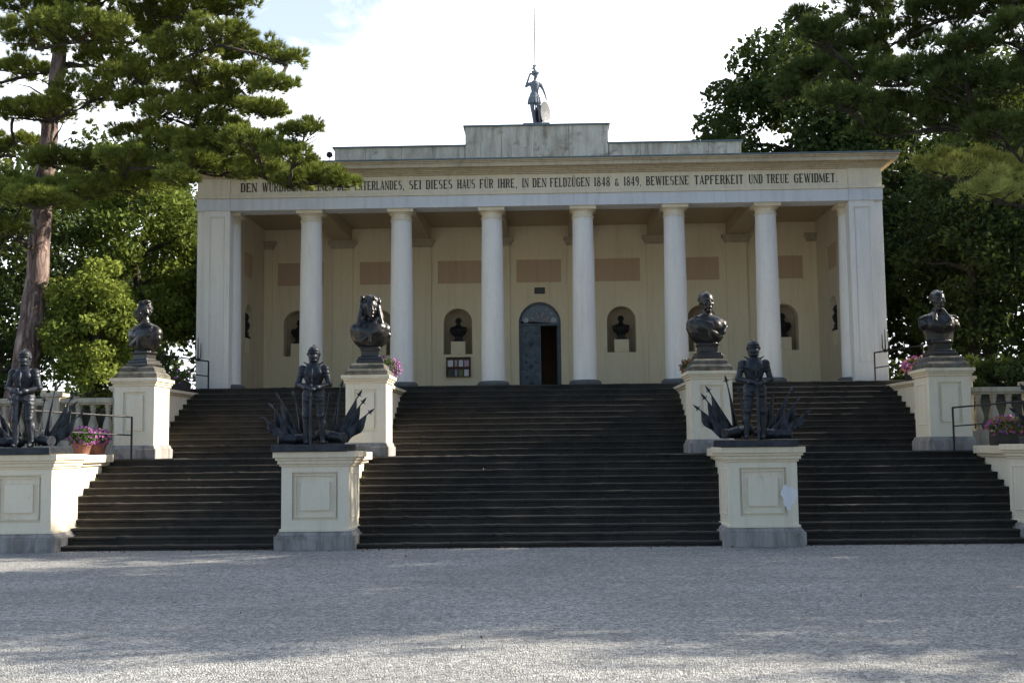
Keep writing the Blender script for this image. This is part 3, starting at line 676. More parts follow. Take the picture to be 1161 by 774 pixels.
def bust_mesh(kind):
    m = MB()
    # local: base at z=0, total height about 1.32, faces -Y
    m.box(-.255, .255, -.23, .23, 0, .075); m.box(-.225, .225, -.20, .20, .075, .13); m.box(-.17, .17, -.15, .15, .13, .28); m.box(-.19, .19, -.165, .165, .265, .31)
    m.lathe([(.24, .29), (.27, .33), (.29, .45), (.33, .58), (.365, .68), (.365, .75), (.31, .80), (.22, .845), (.15, .875), (.10, .90)] if kind == 'coat' else [(.17, .29), (.25, .35), (.32, .43), (.365, .52), (.385, .62), (.375, .71), (.33, .78), (.25, .835), (.15, .875), (.10, .90)], 0, .01, 0, 36, sy=.53)
    m.ball((0, -.03, .62), (.30, .20, .19))
    for s in (-1, 1):
        m.ball((s*.255, .01, .66), (.135, .14, .15), (0, s*.3, 0)); m.ball((s*.12, -.12, .64), (.13, .09, .13))
        m.caps((s*.08, .02, .82), (s*.25, .02, .745), .075, .08)
    m.caps((0, .02, .74), (0, -.01, .95), .115, .10)
    hs = 1.68; hc = {'wig': (0, -.04, 1.09), 'bald': (0, -.03, 1.115), 'side': (-.01, -.03, 1.115), 'coat': (0, -.03, 1.115), 'plain': (0, -.03, 1.115)}[kind]
    turn = {'wig': .25, 'bald': .2, 'side': -.55, 'coat': -.1, 'plain': 0}[kind]
    head(m, hc, hs, turn, 0)
    rr = random.Random(hash(kind) % 97 if False else len(kind))
    if kind == 'wig':
        for k in range(150):
            a = rr.uniform(.35, 2*PI-.35)-PI/2; z = rr.uniform(-.34, .20); w = .172+.03*max(0, -z*2); 
            if -.2 < z < .15 and math.sin(a) < -.45: continue
            m.ball((w*math.cos(a)*1.02, -.02+.15*math.sin(a)+.02, 1.12+z*(1 if z < 0 else .9)), (.036, .036, .045), n=6)
        for k in range(60):
            a = rr.uniform(0, 2*PI); b = rr.uniform(.5, 1.5); m.ball((.15*math.cos(a)*math.cos(b), .01+.165*math.sin(a)*math.cos(b), 1.14+.19*math.sin(b)), .036, n=6)
        m.ball((0, .03, 1.16), (.135, .15, .17)); m.ball((0, .05, .98), (.155, .12, .2))
        for s in (-1, 1):
            m.caps((s*.115, .0, 1.16), (s*.175, -.01, .90), .075, .085); m.caps((s*.17, -.02, .90), (s*.20, -.06, .78), .08, .06)
            for k in range(12): m.ball((s*(.16+.006*k), -.075-.004*k, 1.06-.026*k), (.036, .03, .026), n=6)
    else:
        m.ball((hc[0], .01, 1.18), (.138, .16, .135))
        for k in range(90):
            a = rr.uniform(.2, PI-.2)+turn*.8; b = rr.uniform(-.1, 1.45)
            m.ball((hc[0]+.132*math.cos(a)*math.cos(b), .0+.155*math.sin(a)*math.cos(b), 1.165+.15*math.sin(b)), .028, n=5)
    if kind == 'side':
        for k in range(40): m.ball((rr.uniform(-.1, .12), rr.uniform(-.1, .06), 1.30+rr.uniform(-.02, .025)), .032, n=5)
        for s in (-1, 1): m.caps((s*.135, .0, 1.10), (s*.12, -.04, 1.02), .03, .02)
    if kind in ('wig', 'bald', 'side'):                    # heavy drapery wound round the shoulders
        sg = -1 if kind == 'bald' else 1
        def surf(x, z):                              # front of the chest
            rx = .385 if z < .7 else .385-(z-.7)*.8; q = max(0., 1-(x/max(.12, rx))**2); return .01-.215*math.sqrt(q)
        for k in range(8):                            # folds falling from one shoulder across the chest
            x0 = sg*(.30-.045*k); x1 = -sg*(.30-.03*k)+sg*.10*(k > 4); pts = []
            for q in range(11):
                t_ = q/10; x = x0+(x1-x0)*t_; z = (.80-.012*k)-(.36-.0*k)*t_**(.55+.22*k)-.02*k*math.sin(PI*t_); z = max(z, .36)
                pts.append((x, surf(x, z)+.004, z))
            m.tube(pts, [.010+.022*math.sin(PI*min(1, q/10+.06)) for q in range(11)], 7)
        if kind == 'bald': m.caps((-.22, -.06, .80), (-.34, .0, .60), .05, .06); m.caps((.33, -.10, .62), (.27, -.15, .52), .05, .045)
        else: m.caps((.20, -.08, .80), (.34, -.02, .56), .045, .055)
    if kind in ('coat', 'plain'):
        for s in (-1, 1):
            m.caps((s*.07, -.08, .92), (s*.16, -.19, .72), .035, .03); m.caps((s*.15, -.19, .72), (s*.05, -.2, .56), .028, .018)
            m.ball((s*.30, 0, .78), (.11, .12, .045), (0, s*.35, 0))
            for q in range(8): m.caps((s*(.26+.018*q), -.10+.006*q, .74-.012*q), (s*(.27+.018*q), -.12+.006*q, .66-.012*q), .011, .008, 6)
        for q in range(5): m.ball((.0, -.205, .72-.06*q), .016, n=6)
        m.lathe([(.10, .86), (.115, .90), (.11, .95)], n=16)
        for q in range(3): m.ball((.14-.05*q, -.215, .60), (.02, .012, .022), n=6)
    return remesh(m, .0125, 1)
def make_bust(kind, mat, label, group, loc, rz=0, scale=1):
    me = bust_mesh(kind); t = thing('bust', label, 'bust', loc, rz, group)
    o = link('figure', me, mat, t); t.scale = (scale*1.09, scale*1.07, scale*1.065); return t
GB = 'bronze busts on the stair pedestals'
ZB = ZL+1.90
make_bust('wig', 'dark_bronze', 'dark bronze bust of a man with a long curly wig on a tall pedestal', GB, (-BX+.02, 24.1, ZB), .1)
make_bust('bald', 'dark_bronze', 'dark bronze bust of a short-haired man in toga folds on a tall pedestal', GB, (BX, 24.1, ZB), .1)
make_bust('side', 'dark_bronze', 'dark bronze bust with curly hair and head turned, before bright green bushes', GB, (-BO+.02, 24.1, ZB), -.35, .97)
make_bust('coat', 'dark_bronze', 'dark bronze bust in a uniform coat before the dark trees at right', GB, (BO, 24.1, ZB), .1, .97)
npb = bust_mesh('plain'); GN = 'small dark busts standing in the wall niches'
nl = ['small dark bust in the back wall niche nearest the left corner', 'small dark bust in the niche behind the long-wigged bust', 'small dark bust in the niche above the leaflet rack',
      'small dark bust in the niche just right of the arched door', 'small dark bust in the niche behind the short-haired draped bust', 'small dark bust in the back wall niche nearest the right corner']
fb = None
for cx, l in zip(NX, nl):
    if fb is None: fb = thing('bust', l, 'bust', (cx, YW+.24, 4.70), 0, GN); link('figure', npb, 'black_bronze', fb); fb.scale = (.62, .58, .53)
    else: dup(fb, (cx, YW+.24, 4.70), 0, l)
dup(fb, (-8.02, 31.56, 4.70), PI/2, 'small dark bust in the side wall niche at the left end of the porch'); dup(fb, (8.02, 31.56, 4.70), -PI/2, 'small dark bust in the side wall niche at the right end of the porch')

def knight_body(flip):
    m = MB(); s = -1 if flip else 1
    X = lambda p: (p[0]*s, p[1], p[2])
    # legs: one straight, one relaxed a little forward
    for (hx, kx, fx, ky, fy) in ((-.105, -.125, -.135, -.01, .02), (.105, .135, .165, -.06, -.04)):
        m.caps(X((hx, 0, .86)), X((kx, ky, .50)), .098, .070); m.caps(X((kx, ky, .50)), X((fx, fy, .09)), .066, .046)
        m.ball(X((fx+.004, fy+.015, .34)), (.062, .068, .12)); m.ball(X((kx, ky-.035, .49)), (.062, .050, .062)); m.ball(X((kx, ky-.04, .56)), (.058, .03, .02)); m.ball(X((kx, ky-.03, .43)), (.056, .03, .02))
        for q in range(4): m.lathe([(.088-.004*q, 0), (.094-.004*q, .012), (.086-.004*q, .03)], hx*s+(kx-hx)*s*(.25+.17*q), (ky)*(.25+.17*q), .80-.07*q, 14)
        m.caps(X((fx, fy, .05)), X((fx+.03, fy-.16, .035)), .048, .036); m.ball(X((fx, fy+.01, .10)), (.055, .06, .03))
    # tassets, waist, cuirass
    m.ball((0, 0, .90), (.165, .125, .11))
    for q in range(4): m.lathe([(.155+.012*q, 0), (.170+.012*q, .01), (.158+.012*q, .05)], 0, 0, .93-.045*q, 20, sy=.78)
    for k in (-1, 1):
        for q in range(3): m.ball((k*.10, -.085-.006*q, .86-.05*q), (.075, .035, .045))
    m.lathe([(.135, .95), (.13, 1.0), (.145, 1.06), (.175, 1.15), (.185, 1.24), (.17, 1.31), (.11, 1.37)], 0, 0, 0, 22, sy=.74)
    m.ball((0, -.04, 1.20), (.145, .115, .13)); m.ball((.075, -.075, 1.23), (.085, .07, .085)); m.ball((-.075, -.075, 1.23), (.085, .07, .085))
    m.tube([(0, -.165, 1.04), (0, -.18, 1.18), (0, -.15, 1.32)], [.012, .012, .008], 6)
    m.caps((0, 0, 1.34), (0, -.005, 1.44), .072, .062); m.lathe([(.105, 1.355), (.115, 1.385), (.085, 1.40)], 0, 0, 0, 18, sy=.9)
    # pauldrons with raised haute-pieces
    for k in (-1, 1):
        m.ball((k*.195, .0, 1.29), (.078, .088, .075)); m.ball((k*.205, -.005, 1.23), (.074, .085, .05)); m.ball((k*.21, -.005, 1.18), (.066, .078, .045))
        m.caps((k*.10, -.03, 1.37), (k*.17, -.03, 1.41), .018, .010)
        el = (k*.265, -.02, 1.03); hand = (k*.035, -.245, .945-.012*k)
        m.caps((k*.215, 0, 1.26), el, .058, .050); m.ball((k*.275, -.02, 1.03), (.055, .062, .055)); m.ball((k*.30, .0, 1.03), (.018, .06, .05))
        mid = tuple((a+b)/2 for a, b in zip(el, hand))
        m.caps(el, hand, .050, .036); m.ball((k*.10, -.19, .965), (.06, .05, .048), (0, 0, k*.8))
    # gauntlets closed over the pommel: palm plus separate curled fingers
    for k, zz in ((-1, .955), (1, .93)):
        m.ball((k*.028, -.255, zz), (.045, .034, .028))
        for q in range(4):
            b0 = Vector((k*(.012-.0*q), -.285, zz+.012-.014*q)); e0 = Vector((-k*.028, -.280, zz+.008-.014*q)); m.tube([Vector((k*.04, -.275, zz+.012-.014*q)), b0, e0], [.010, .0105, .008], 6)
        m.caps((k*.03, -.245, zz+.02), (-k*.008, -.255, zz+.035), .012, .009, 6)
    return remesh(m, .0105, 1)
def helmet_mb(flip):
    m = MB(); s = -1 if flip else 1
    m.lathe([(.085, -.13), (.088, -.10), (.098, -.05), (.105, 0), (.102, .05), (.086, .095), (.055, .125), (.01, .14)], 0, .01, 1.55, 24, sy=1.18)
    m.ball((0, -.065, 1.50), (.075, .075, .07)); m.ball((0, -.06, 1.44), (.062, .055, .04))
    m.tube([(-.098, -.03, 1.565), (-.07, -.105, 1.567), (0, -.13, 1.568), (.07, -.105, 1.567), (.098, -.03, 1.565)], .011, 6)
    m.tube([(-.09, -.04, 1.60), (-.06, -.10, 1.61), (0, -.122, 1.615), (.06, -.10, 1.61), (.09, -.04, 1.60)], .012, 6)
    m.tube([(0, -.09, 1.645), (0, -.02, 1.70), (0, .06, 1.70), (0, .13, 1.63), (0, .145, 1.54)], [.012, .018, .018, .016, .01], 6)
    for k in (-1, 1): m.lathe([(.028, 0), (.032, .01), (.012, .022)], M=Matrix.Translation((k*.10, -.005, 1.55)) @ Euler((0, k*PI/2, 0)).to_matrix().to_4x4(), n=12)
    return m
def sword_mb():
    m = MB(); m.raw([(-.022,-.27,.0),(0,-.28,.0),(.022,-.27,.0),(0,-.26,.0),(-.028,-.27,.80),(0,-.28,.80),(.028,-.27,.80),(0,-.26,.80)], [(0,3,2,1),(4,5,6,7),(0,1,5,4),(1,2,6,5),(2,3,7,6),(3,0,4,7)])
    m.tube([(-.14, -.27, .83), (0, -.27, .81), (.14, -.27, .83)], [.012, .016, .012], 8); m.tube([(0, -.27, .80), (0, -.27, .96)], .015, 8); m.ball((0, -.27, .99), .032, n=10)
    return m
def flag_parts(parent, p0, p1, L, seed, lean=0.):
    r = random.Random(seed); p0 = Vector(p0); p1 = Vector(p1); d = (p1-p0).normalized()
    po = MB(); po.tube([p0, p1], [.013, .011], 7)
    a = d.cross(Vector((0, 1, 0))).normalized()
    tip = p1; po.tube([tip-d*.02, tip, tip+d*.05, tip+d*.11], [.012, .026, .020, .001], 7); po.ball(tip-d*.015, .018, n=6)
    po.tube([tip-a*.05, tip+a*.05], .008, 5)
    fl = obj('flag', po, 'knight_iron', parent, smooth=40)
    if L <= 0: return
    n1, n2 = 22, 10; v = []; f = []; inw = -1 if p1.x > 0 else 1
    for i in range(n1+1):
        u = i/n1; P = p0.lerp(p1, .12+.80*u); Lu = min(P.z-.15, L*(1-.18*u)*(1+.09*math.sin(u*11+seed))*(1 if u < .97 else .8))
        for j in range(n2+1):
            w = j/n2; fy = .040*(w**.7)*math.sin(u*15+seed*2.1+w*1.5)+.018*w*math.sin(u*31+seed)
            q = P+Vector((inw*.10*w*Lu+.018*w*math.sin(u*13+seed), fy, -Lu*w)); q.z = max(q.z, .135); v.append(tuple(q))
    for i in range(n1):
        for j in range(n2): f.append((i*(n2+1)+j, i*(n2+1)+j+1, (i+1)*(n2+1)+j+1, (i+1)*(n2+1)+j))
    o = obj('cloth', MB().raw(v, f), 'knight_iron', fl, smooth=60); s_ = o.modifiers.new('s', 'SOLIDIFY'); s_.thickness = .018; s_.offset = 0
def cannon_mb(a, b):
    a = Vector(a); b = Vector(b); m = MB(); d = (b-a)
    ts = [(0, .04), (.02, .07), (.10, .095), (.13, .105), (.16, .095), (.5, .085), (.53, .095), (.56, .083), (.88, .068), (.90, .08), (.95, .088), (.985, .083)]
    m.tube([a+d*t for t, r in ts]+[a+d*.99, a+d*.9], [r for t, r in ts]+[.045, .043], 18, True); m.ball(a-d.normalized()*.03, .04, n=8); return m
def make_knight(label, loc, flip, rz=0):
    t = thing('knight_statue', label, 'statue', loc, rz, 'dark knight statues on the front pedestals'); s = -1 if flip else 1
    Z = .12
    b = MB(); b.box(-.64, .64, .02, .98, 0, Z); obj('base', b, 'knight_iron', t, .012)
    yo = .42; off = Vector((.0, yo, Z))
    me = knight_body(flip); o = link('body', me, 'knight_iron', t); o.location = off
    o = obj('helmet', helmet_mb(flip), 'knight_iron', t, smooth=45); o.location = off
    o = obj('sword', sword_mb(), 'knight_iron', t, smooth=30); o.location = off
    c = obj('cannon', cannon_mb((-s*.05, .62, .22), (-s*.62, .42, .215)), 'knight_iron', t, smooth=40)
    c = obj('cannon', cannon_mb((s*.02, .70, .30), (s*.56, .30, .225)), 'knight_iron', t, smooth=40)
    F = [((.20, .74, .16), (.43, .70, 1.14), .95, 1, 1), ((.24, .68, .16), (.75, .62, .97), .60, 2, 1), ((.28, .58, .16), (.83, .54, .84), .42, 3, 1), ((.30, .50, .16), (.96, .46, .66), .26, 4, 1),
         ((-.16, .68, .16), (-.66, .63, .95), .42, 5, 1), ((-.18, .62, .16), (-.76, .56, .78), .34, 6, 1), ((-.22, .54, .16), (-.88, .5, .56), .20, 7, 1), ((-.12, .77, .16), (-.42, .8, .98), .80, 8, 1), ((.06, .80, .16), (.20, .80, .95), .8, 9, 1)]
    for p0, p1, L, sd, ln in F:
        flag_parts(t, (p0[0]*s, p0[1], p0[2]), (p1[0]*s, p1[1], p1[2]), L, sd, ln*s)
    return t
ZK = 1.646
kn = make_knight('dark knight leaning on his sword, between the left steps and the middle steps', (-3.83, 19.62, ZK), False)
make_knight('dark knight leaning on his sword, between the middle steps and the right steps', (3.70, 19.62, ZK), True)
dup(kn, (-8.87, 19.62, ZK), 0, 'dark knight in front of the sunlit pine trunk at the far left')
dup(kn, (8.95, 19.62, ZK), 0, 'dark knight trophy mostly cut off at the right edge of the photograph')

# roof warrior
def warrior():
    t = thing('roof_warrior', 'grey statue of a helmeted warrior with round shields on the roof attic', 'statue', (0, YA+.25, 10.246))
    b = MB(); b.box(-.36, .36, -.22, .22, 0, .07); obj('base', b, 'statue_zinc', t, .01)
    m = MB()
    m.caps((-.12, 0, .80), (-.10, -.02, .46), .075, .052); m.caps((-.10, -.02, .46), (-.06, .02, .12), .046, .028); m.caps((-.06, .02, .09), (-.05, -.10, .085), .03, .024)
    m.caps((.02, 0, .80), (.09, -.05, .47), .075, .052); m.caps((.09, -.05, .47), (.10, .03, .12), .046, .028); m.caps((.10, .03, .09), (.13, -.08, .085), .03, .024)
    m.lathe([(.175, .66), (.165, .72), (.15, .80), (.125, .90), (.10, .97)], -.05, 0, 0, 20, sy=.8)
    for k in range(14):
        a = 2*PI*k/14; m.caps((-.05+.14*math.cos(a), .11*math.sin(a), .82), (-.05+.17*math.cos(a), .135*math.sin(a), .66), .022, .024, 6)
    m.lathe([(.095, .95), (.10, 1.02), (.125, 1.12), (.135, 1.18), (.11, 1.25), (.06, 1.29)], -.03, 0, 0, 20, sy=.75)
    m.caps((-.03, 0, 1.26), (-.02, -.01, 1.36), .042, .038)
    # raised arm to helmet, other arm down to shield
    m.caps((-.15, 0, 1.21), (-.27, -.02, 1.13), .045, .036); m.caps((-.27, -.02, 1.13), (-.17, -.05, 1.43), .034, .024); m.ball((-.15, -.05, 1.46), (.03, .028, .034))
    for q in range(4): m.caps((-.15+.002*q, -.06, 1.475-.012*q), (-.115, -.065, 1.485-.012*q), .008, .006, 6)
    m.caps((.09, 0, 1.21), (.20, .0, 1.03), .045, .035); m.caps((.20, 0, 1.03), (.265, -.03, .82), .034, .024); m.ball((.27, -.03, .79), (.024, .028, .034))
    for q in range(4): m.caps((.262+.008*q, -.045, .775), (.264+.008*q, -.05, .735), .008, .006, 6)
    M_ = MB(); head(M_, (0, 0, 0), .82); m.raw(M_.v, M_.f, Matrix.Translation((-.01, -.01, 1.44)) @ Euler((0, 0, .5)).to_matrix().to_4x4())
    link('body', remesh(m, .0095, 1), 'statue_zinc', t)
    h = MB(); h.lathe([(.085, 0), (.09, .03), (.075, .08), (.04, .115), (.005, .125)], -.01, .0, 1.455, 18, sy=1.15)
    h.tube([(.04, -.09, 1.47), (.11, -.13, 1.46)], [.03, .008], 8)
    h.tube([(-.01, -.02, 1.57), (-.07, .0, 1.64), (-.06, .03, 1.70), (.02, .03, 1.725)], [.02, .038, .045, .014], 10); h.tube([(-.02, 0, 1.56), (-.09, .05, 1.56), (-.10, .08, 1.46)], [.02, .035, .012], 8)
    obj('helmet', h, 'statue_zinc', t, smooth=45)
    s1 = MB(); pr = [(.0, -.05), (.10, -.045), (.20, -.03), (.29, .0), (.30, .012), (.29, .02), (.0, .0)]
    M1 = Matrix.Translation((.235, -.06, .37)) @ Euler((0, 0, .95)).to_matrix().to_4x4() @ Euler((PI/2, 0, 0)).to_matrix().to_4x4() @ Matrix.Diagonal((.78, 1.06, 1, 1))
    s1.lathe([(r+.001, z) for r, z in pr], n=28, M=M1); obj('shield', s1, 'knight_iron', t, smooth=40)
    s2 = MB(); M2 = Matrix.Translation((.05, .10, .33)) @ Euler((0, 0, .25)).to_matrix().to_4x4() @ Euler((PI/2, 0, 0)).to_matrix().to_4x4() @ Matrix.Diagonal((.45, .9, 1, 1))
    s2.lathe([(r+.001, z) for r, z in pr], n=28, M=M2); obj('shield', s2, 'knight_iron', t, smooth=40)
    sw = MB(); sw.tube([(.155, -.02, 1.22), (.30, -.03, .68)], [.008, .012], 6); obj('sword', sw, 'statue_zinc', t)
    t.scale = (1, 1, 1)
warrior()

# ------------------------------------------------------------------ leaves helper
# pots
def pot_plant(name, label, loc, pot_mat, blossom, r=.2, ph=.26, fr=.30, square=False, nb=70, seed=1, drop=.0, bl2=None):
    rs = np.random.default_rng(seed); t = thing(name, label, 'flower pot', loc, 0, 'potted flowers beside the stairs')
    m = MB()
    if square: m.taper(-r*1.6, r*1.6, -r, r, 0, .02, 0); m.box(-r*1.6, r*1.6, -r, r, .02, ph)
    else: m.lathe([(r*.68, 0), (r*.95, ph*.8), (r*1.05, ph*.8), (r*1.05, ph), (r*.9, ph)], n=20)
    obj('pot', m, pot_mat, t, .006, smooth=40)
    kx = 1.55 if square else 1.
    n = 900; P = rs.normal(size=(n, 3)); P /= np.linalg.norm(P, axis=1)[:, None]; P *= (rs.uniform(.3, 1, n)**.5)[:, None]
    P *= (fr*kx, fr, fr*.75); P[:, 2] += ph+fr*.35; lo = P[:, 2] < ph; P[lo, 2] -= drop*rs.uniform(0, 1, lo.sum())
    link('foliage', mesh_np('foliage', quads(P, .032, rs), 4), 'leaf_pot', t)
    for bi, bm_ in enumerate([blossom]+([bl2] if bl2 else [])):
        n = nb; P = rs.normal(size=(n, 3)); P /= np.linalg.norm(P, axis=1)[:, None]; P[:, 1] = -abs(P[:, 1])*rs.choice([1, 1, -1], n); P *= (fr*kx*1.04, fr*1.04, fr*.82); P[:, 2] += ph+fr*.35
        V = []
        for p in P:
            nd = Vector((p[0]*.6, p[1]-.2, .35*p[2])).normalized(); a = nd.orthogonal().normalized(); b = nd.cross(a); c = Vector(p)
            rr = .028*rs.uniform(.8, 1.3)
            for k in range(5):
                w = 2*PI*k/5; e = a*math.cos(w)+b*math.sin(w); e2 = a*math.cos(w+.62)+b*math.sin(w+.62); e3 = a*math.cos(w-.62)+b*math.sin(w-.62)
                V += [c, c+e2*rr*.75+nd*.006, c+e*rr+nd*.01, c+e3*rr*.75+nd*.006]
        o = link('blossoms', mesh_np('blossoms', np.array([tuple(q) for q in V]), 4), bm_, t); o['kind'] = 'stuff'
pot_plant('flower_pot', 'terracotta pot of pink petunias beside the far left knight, nearest the railing', (-8.70, 22.98, 1.62), 'terracotta_pot', 'blossom_pink', .19, .24, .24, seed=1, bl2='blossom_purple')
pot_plant('flower_pot', 'terracotta pot of purple petunias close against the far left knight trophy', (-8.78, 22.40, 1.62), 'terracotta_pot', 'blossom_purple', .19, .24, .26, seed=2)
pot_plant('flower_box', 'dark box of pink petunias by the railing at the right edge', (8.80, 22.2, 1.62), 'planter_dark', 'blossom_purple', .2, .24, .27, True, seed=3, bl2='blossom_red')
pot_plant('flower_box', 'dark planter of dull purple flowers behind the far left bust', (-8.50, 27.2, ZL+1.53), 'planter_dark', 'blossom_purple', .19, .22, .25, True, seed=4, nb=45)
pot_plant('flower_box', 'dark planter of bright sunlit pink flowers behind the far right bust', (8.50, 26.2, ZL+1.53), 'planter_dark', 'blossom_coral', .2, .22, .28, True, seed=5, nb=110, bl2='blossom_pink')
pot_plant('flower_pot', 'pot of trailing purple petunias behind the long-wigged bust', (-3.33, 25.45, ZL+1.53), 'planter_dark', 'blossom_purple', .16, .24, .33, seed=6, nb=150, drop=.15)
pot_plant('flower_pot', 'pot of dull red flowers behind the short-haired draped bust', (3.33, 25.45, ZL+1.53), 'planter_dark', 'blossom_red', .16, .22, .26, seed=7, nb=50, drop=.1)

# railings
def railing(pts, hgt, mid, label, z, rise=0):
    t = thing('handrail', label, 'railing', (pts[0][0], pts[0][1], z), 0, 'black iron handrails by the stair walls'); P = [Vector((x-pts[0][0], y-pts[0][1], (pts[i][2]-z))) for i, (x, y, _) in enumerate(pts)]; up = [0, rise]
    for i, p in enumerate(P):
        m = MB(); m.tube([p, p+Vector((0, 0, hgt+up[i]))], .02, 8); obj('post', m, 'black_iron', t)
    for nm, hh, r in (('top_rail', hgt, .018), ('middle_rail', mid, .014)):
        m = MB(); m.tube([p+Vector((0, 0, hh+up[i])) for i, p in enumerate(P)], r, 8); obj(nm, m, 'black_iron', t)
for s, w in ((-1, 'left'), (1, 'right')):
    railing([(s*8.10, 23.15, ZL), (s*8.44, 22.2, 1.62), (s*8.95, 20.9, 1.62)] if False else [(s*8.10, 23.2, ZL), (s*9.2, 21.2, 1.60)], .84, .48, 'black iron handrail at the %s end of the middle landing' % w, ZL)
    railing([(s*7.97, 28.02, ZT), (s*8.66, 26.6, ZL+1.53)], .66, .30, 'black iron handrail at the %s end of the top step' % w, ZT, .16)

# balustrades
def balustrade(s, label):
    y = 24.15; x0 = 8.66 if s > 0 else 8.66; z0 = 1.5; t = thing('balustrade', label, 'balustrade', (s*x0, y, z0))
    L_ = 7.2; m = MB(); m.box(0, s*L_, -.14, .14, .0, .42); obj('base', m, 'balustrade_stone', t, .01)
    m = MB(); m.box(0, s*L_, -.15, .15, 1.19, 1.29); m.box(0, s*L_, -.11, .11, 1.15, 1.19); obj('top_rail', m, 'balustrade_stone', t, .01)
    prof = [(.07, 0), (.07, .04), (.045, .06), (.05, .10), (.095, .20), (.105, .28), (.08, .38), (.045, .50), (.042, .58), (.065, .62), (.05, .65), (.07, .68), (.07, .73)]
    b0 = None; posts = (1.4, 5.4)
    for i in range(22):
        x = .28+i*.31
        if any(abs(x-p) < .32 for p in posts) or x > L_-.2: continue
        if b0 is None: b0 = obj('baluster', MB().lathe(prof, n=16), 'balustrade_stone', t, smooth=40); b = b0
        else: b = b0.copy(); COL.objects.link(b); b.parent = t
        b.location = (s*x, 0, .42)
    for p in posts:
        m = MB(); m.box(s*p-.17, s*p+.17, -.18, .18, 0, 1.32); m.box(s*p-.22, s*p+.22, -.23, .23, 1.32, 1.40)
        po = obj('post', m, 'balustrade_stone', t, .01)
        if s > 0:
            q = MB(); q.lathe([(.12, 1.40), (.06, 1.45), (.055, 1.50)], s*p, 0, 0, 16); q.ball((s*p, 0, 1.64), .155, n=16); obj('ball_finial', q, 'balustrade_stone', po, smooth=40)
balustrade(-1, 'stone balustrade behind the far left knight'); balustrade(1, 'stone balustrade with a ball finial at the right edge')

# ------------------------------------------------------------------ trees
def limb(a, b, r0, r1, rr, sag=0., n=6):
    a = Vector(a); b = Vector(b); pts = []; L_ = (b-a).length
    for i in range(n+1):
        t = i/n; p = a.lerp(b, t); p.z += sag*math.sin(PI*t)*L_
        if 0 < i < n: p += Vector((rr.uniform(-1, 1), rr.uniform(-1, 1), rr.uniform(-1, 1)))*L_*.03
        pts.append(p)
    return pts, [r0+(r1-r0)*i/n for i in range(n+1)]
PINE_L = [(-11.11, 24.63, 11.36, 0.93, 0.37), (-9.94, 25.13, 11.42, 0.94, 0.38), (-8.22, 24.19, 11.22, 0.91, 0.36), (-7.28, 24.56, 11.15, 0.83, 0.33), (-6.47, 24.39, 11.2, 0.55, 0.29), (-10.63, 24.06, 10.35, 0.9, 0.33), (-9.39, 23.57, 10.34, 1.06, 0.32), (-9.14, 25.71, 11.0, 0.97, 0.31), (-7.37, 23.65, 9.95, 0.89, 0.39), (-6.44, 23.3, 10.09, 0.7, 0.35), (-6.22, 25.35, 10.4, 0.76, 0.29), (-5.12, 23.56, 9.68, 0.39, 0.21), (-11.89, 26.43, 10.49, 0.79, 0.2), (-7.25, 24.21, 9.56, 0.73, 0.27), (-6.36, 24.4, 9.5, 0.83, 0.28), (-5.19, 22.69, 8.86, 0.48, 0.2), (-10.9, 25.64, 9.23, 0.87, 0.27), (-10.0, 25.03, 9.37, 0.74, 0.39), (-11.78, 25.58, 9.27, 0.77, 0.25), (-6.85, 24.82, 9.12, 0.75, 0.26), (-5.76, 24.31, 8.79, 0.64, 0.22), (-4.47, 22.22, 7.78, 0.43, 0.22), (-8.14, 25.23, 8.26, 0.95, 0.28), (-6.92, 24.43, 8.08, 0.83, 0.29), (-5.68, 23.26, 7.85, 0.7, 0.24), (-4.72, 22.21, 7.3, 0.5, 0.25), (-6.94, 25.2, 7.78, 0.76, 0.28), (-7.33, 24.23, 7.65, 0.73, 0.26), (-5.78, 24.46, 7.53, 0.64, 0.24), (-4.97, 24.67, 7.56, 0.52, 0.22), (-4.34, 24.01, 7.30, 0.38, 0.13), (-5.2, 24.85, 7.34, 0.41, 0.15), (-8.61, 24.38, 7.81, 0.73, 0.29), (-9.72, 25.78, 8.07, 0.78, 0.29), (-9.95, 24.89, 7.23, 0.94, 0.37), (-12.26, 26.8, 8.74, 0.77, 0.32), (-9.12, 25.84, 7.56, 0.78, 0.29), (-7.28, 23.19, 7.13, 0.52, 0.17), (-10.97, 24.36, 7.08, 0.73, 0.27), (-11.43, 24.7, 6.44, 0.56, 0.22), (-9.96, 26.28, 10.69, 0.79, 0.28), (-8.27, 24.39, 9.73, 0.73, 0.22), (-8.27, 24.9, 11.1, 0.75, 0.26), (-10.54, 24.64, 11.94, 0.93, 0.37), (-9.03, 24.78, 12.07, 0.93, 0.37), (-7.41, 24.0, 11.65, 0.81, 0.32), (-11.53, 25.03, 12.94, 1.13, 0.38), (-9.8, 25.2, 13.07, 1.14, 0.38), (-8.25, 24.77, 12.75, 0.93, 0.37), (-13.71, 27.05, 11.9, 1.02, 0.41), (-13.56, 26.45, 10.19, 0.99, 0.4), (-13.77, 27.16, 8.68, 1.02, 0.41), (-6.84, 25.14, 8.65, 0.76, 0.23), (-6.3, 25.36, 8.14, 0.76, 0.23),
          (-11.2, 26.4, 14.3, 1.2, .45), (-10.2, 26.6, 15.2, 1.0, .45), (-12.0, 27.2, 13.6, 1.1, .4)]
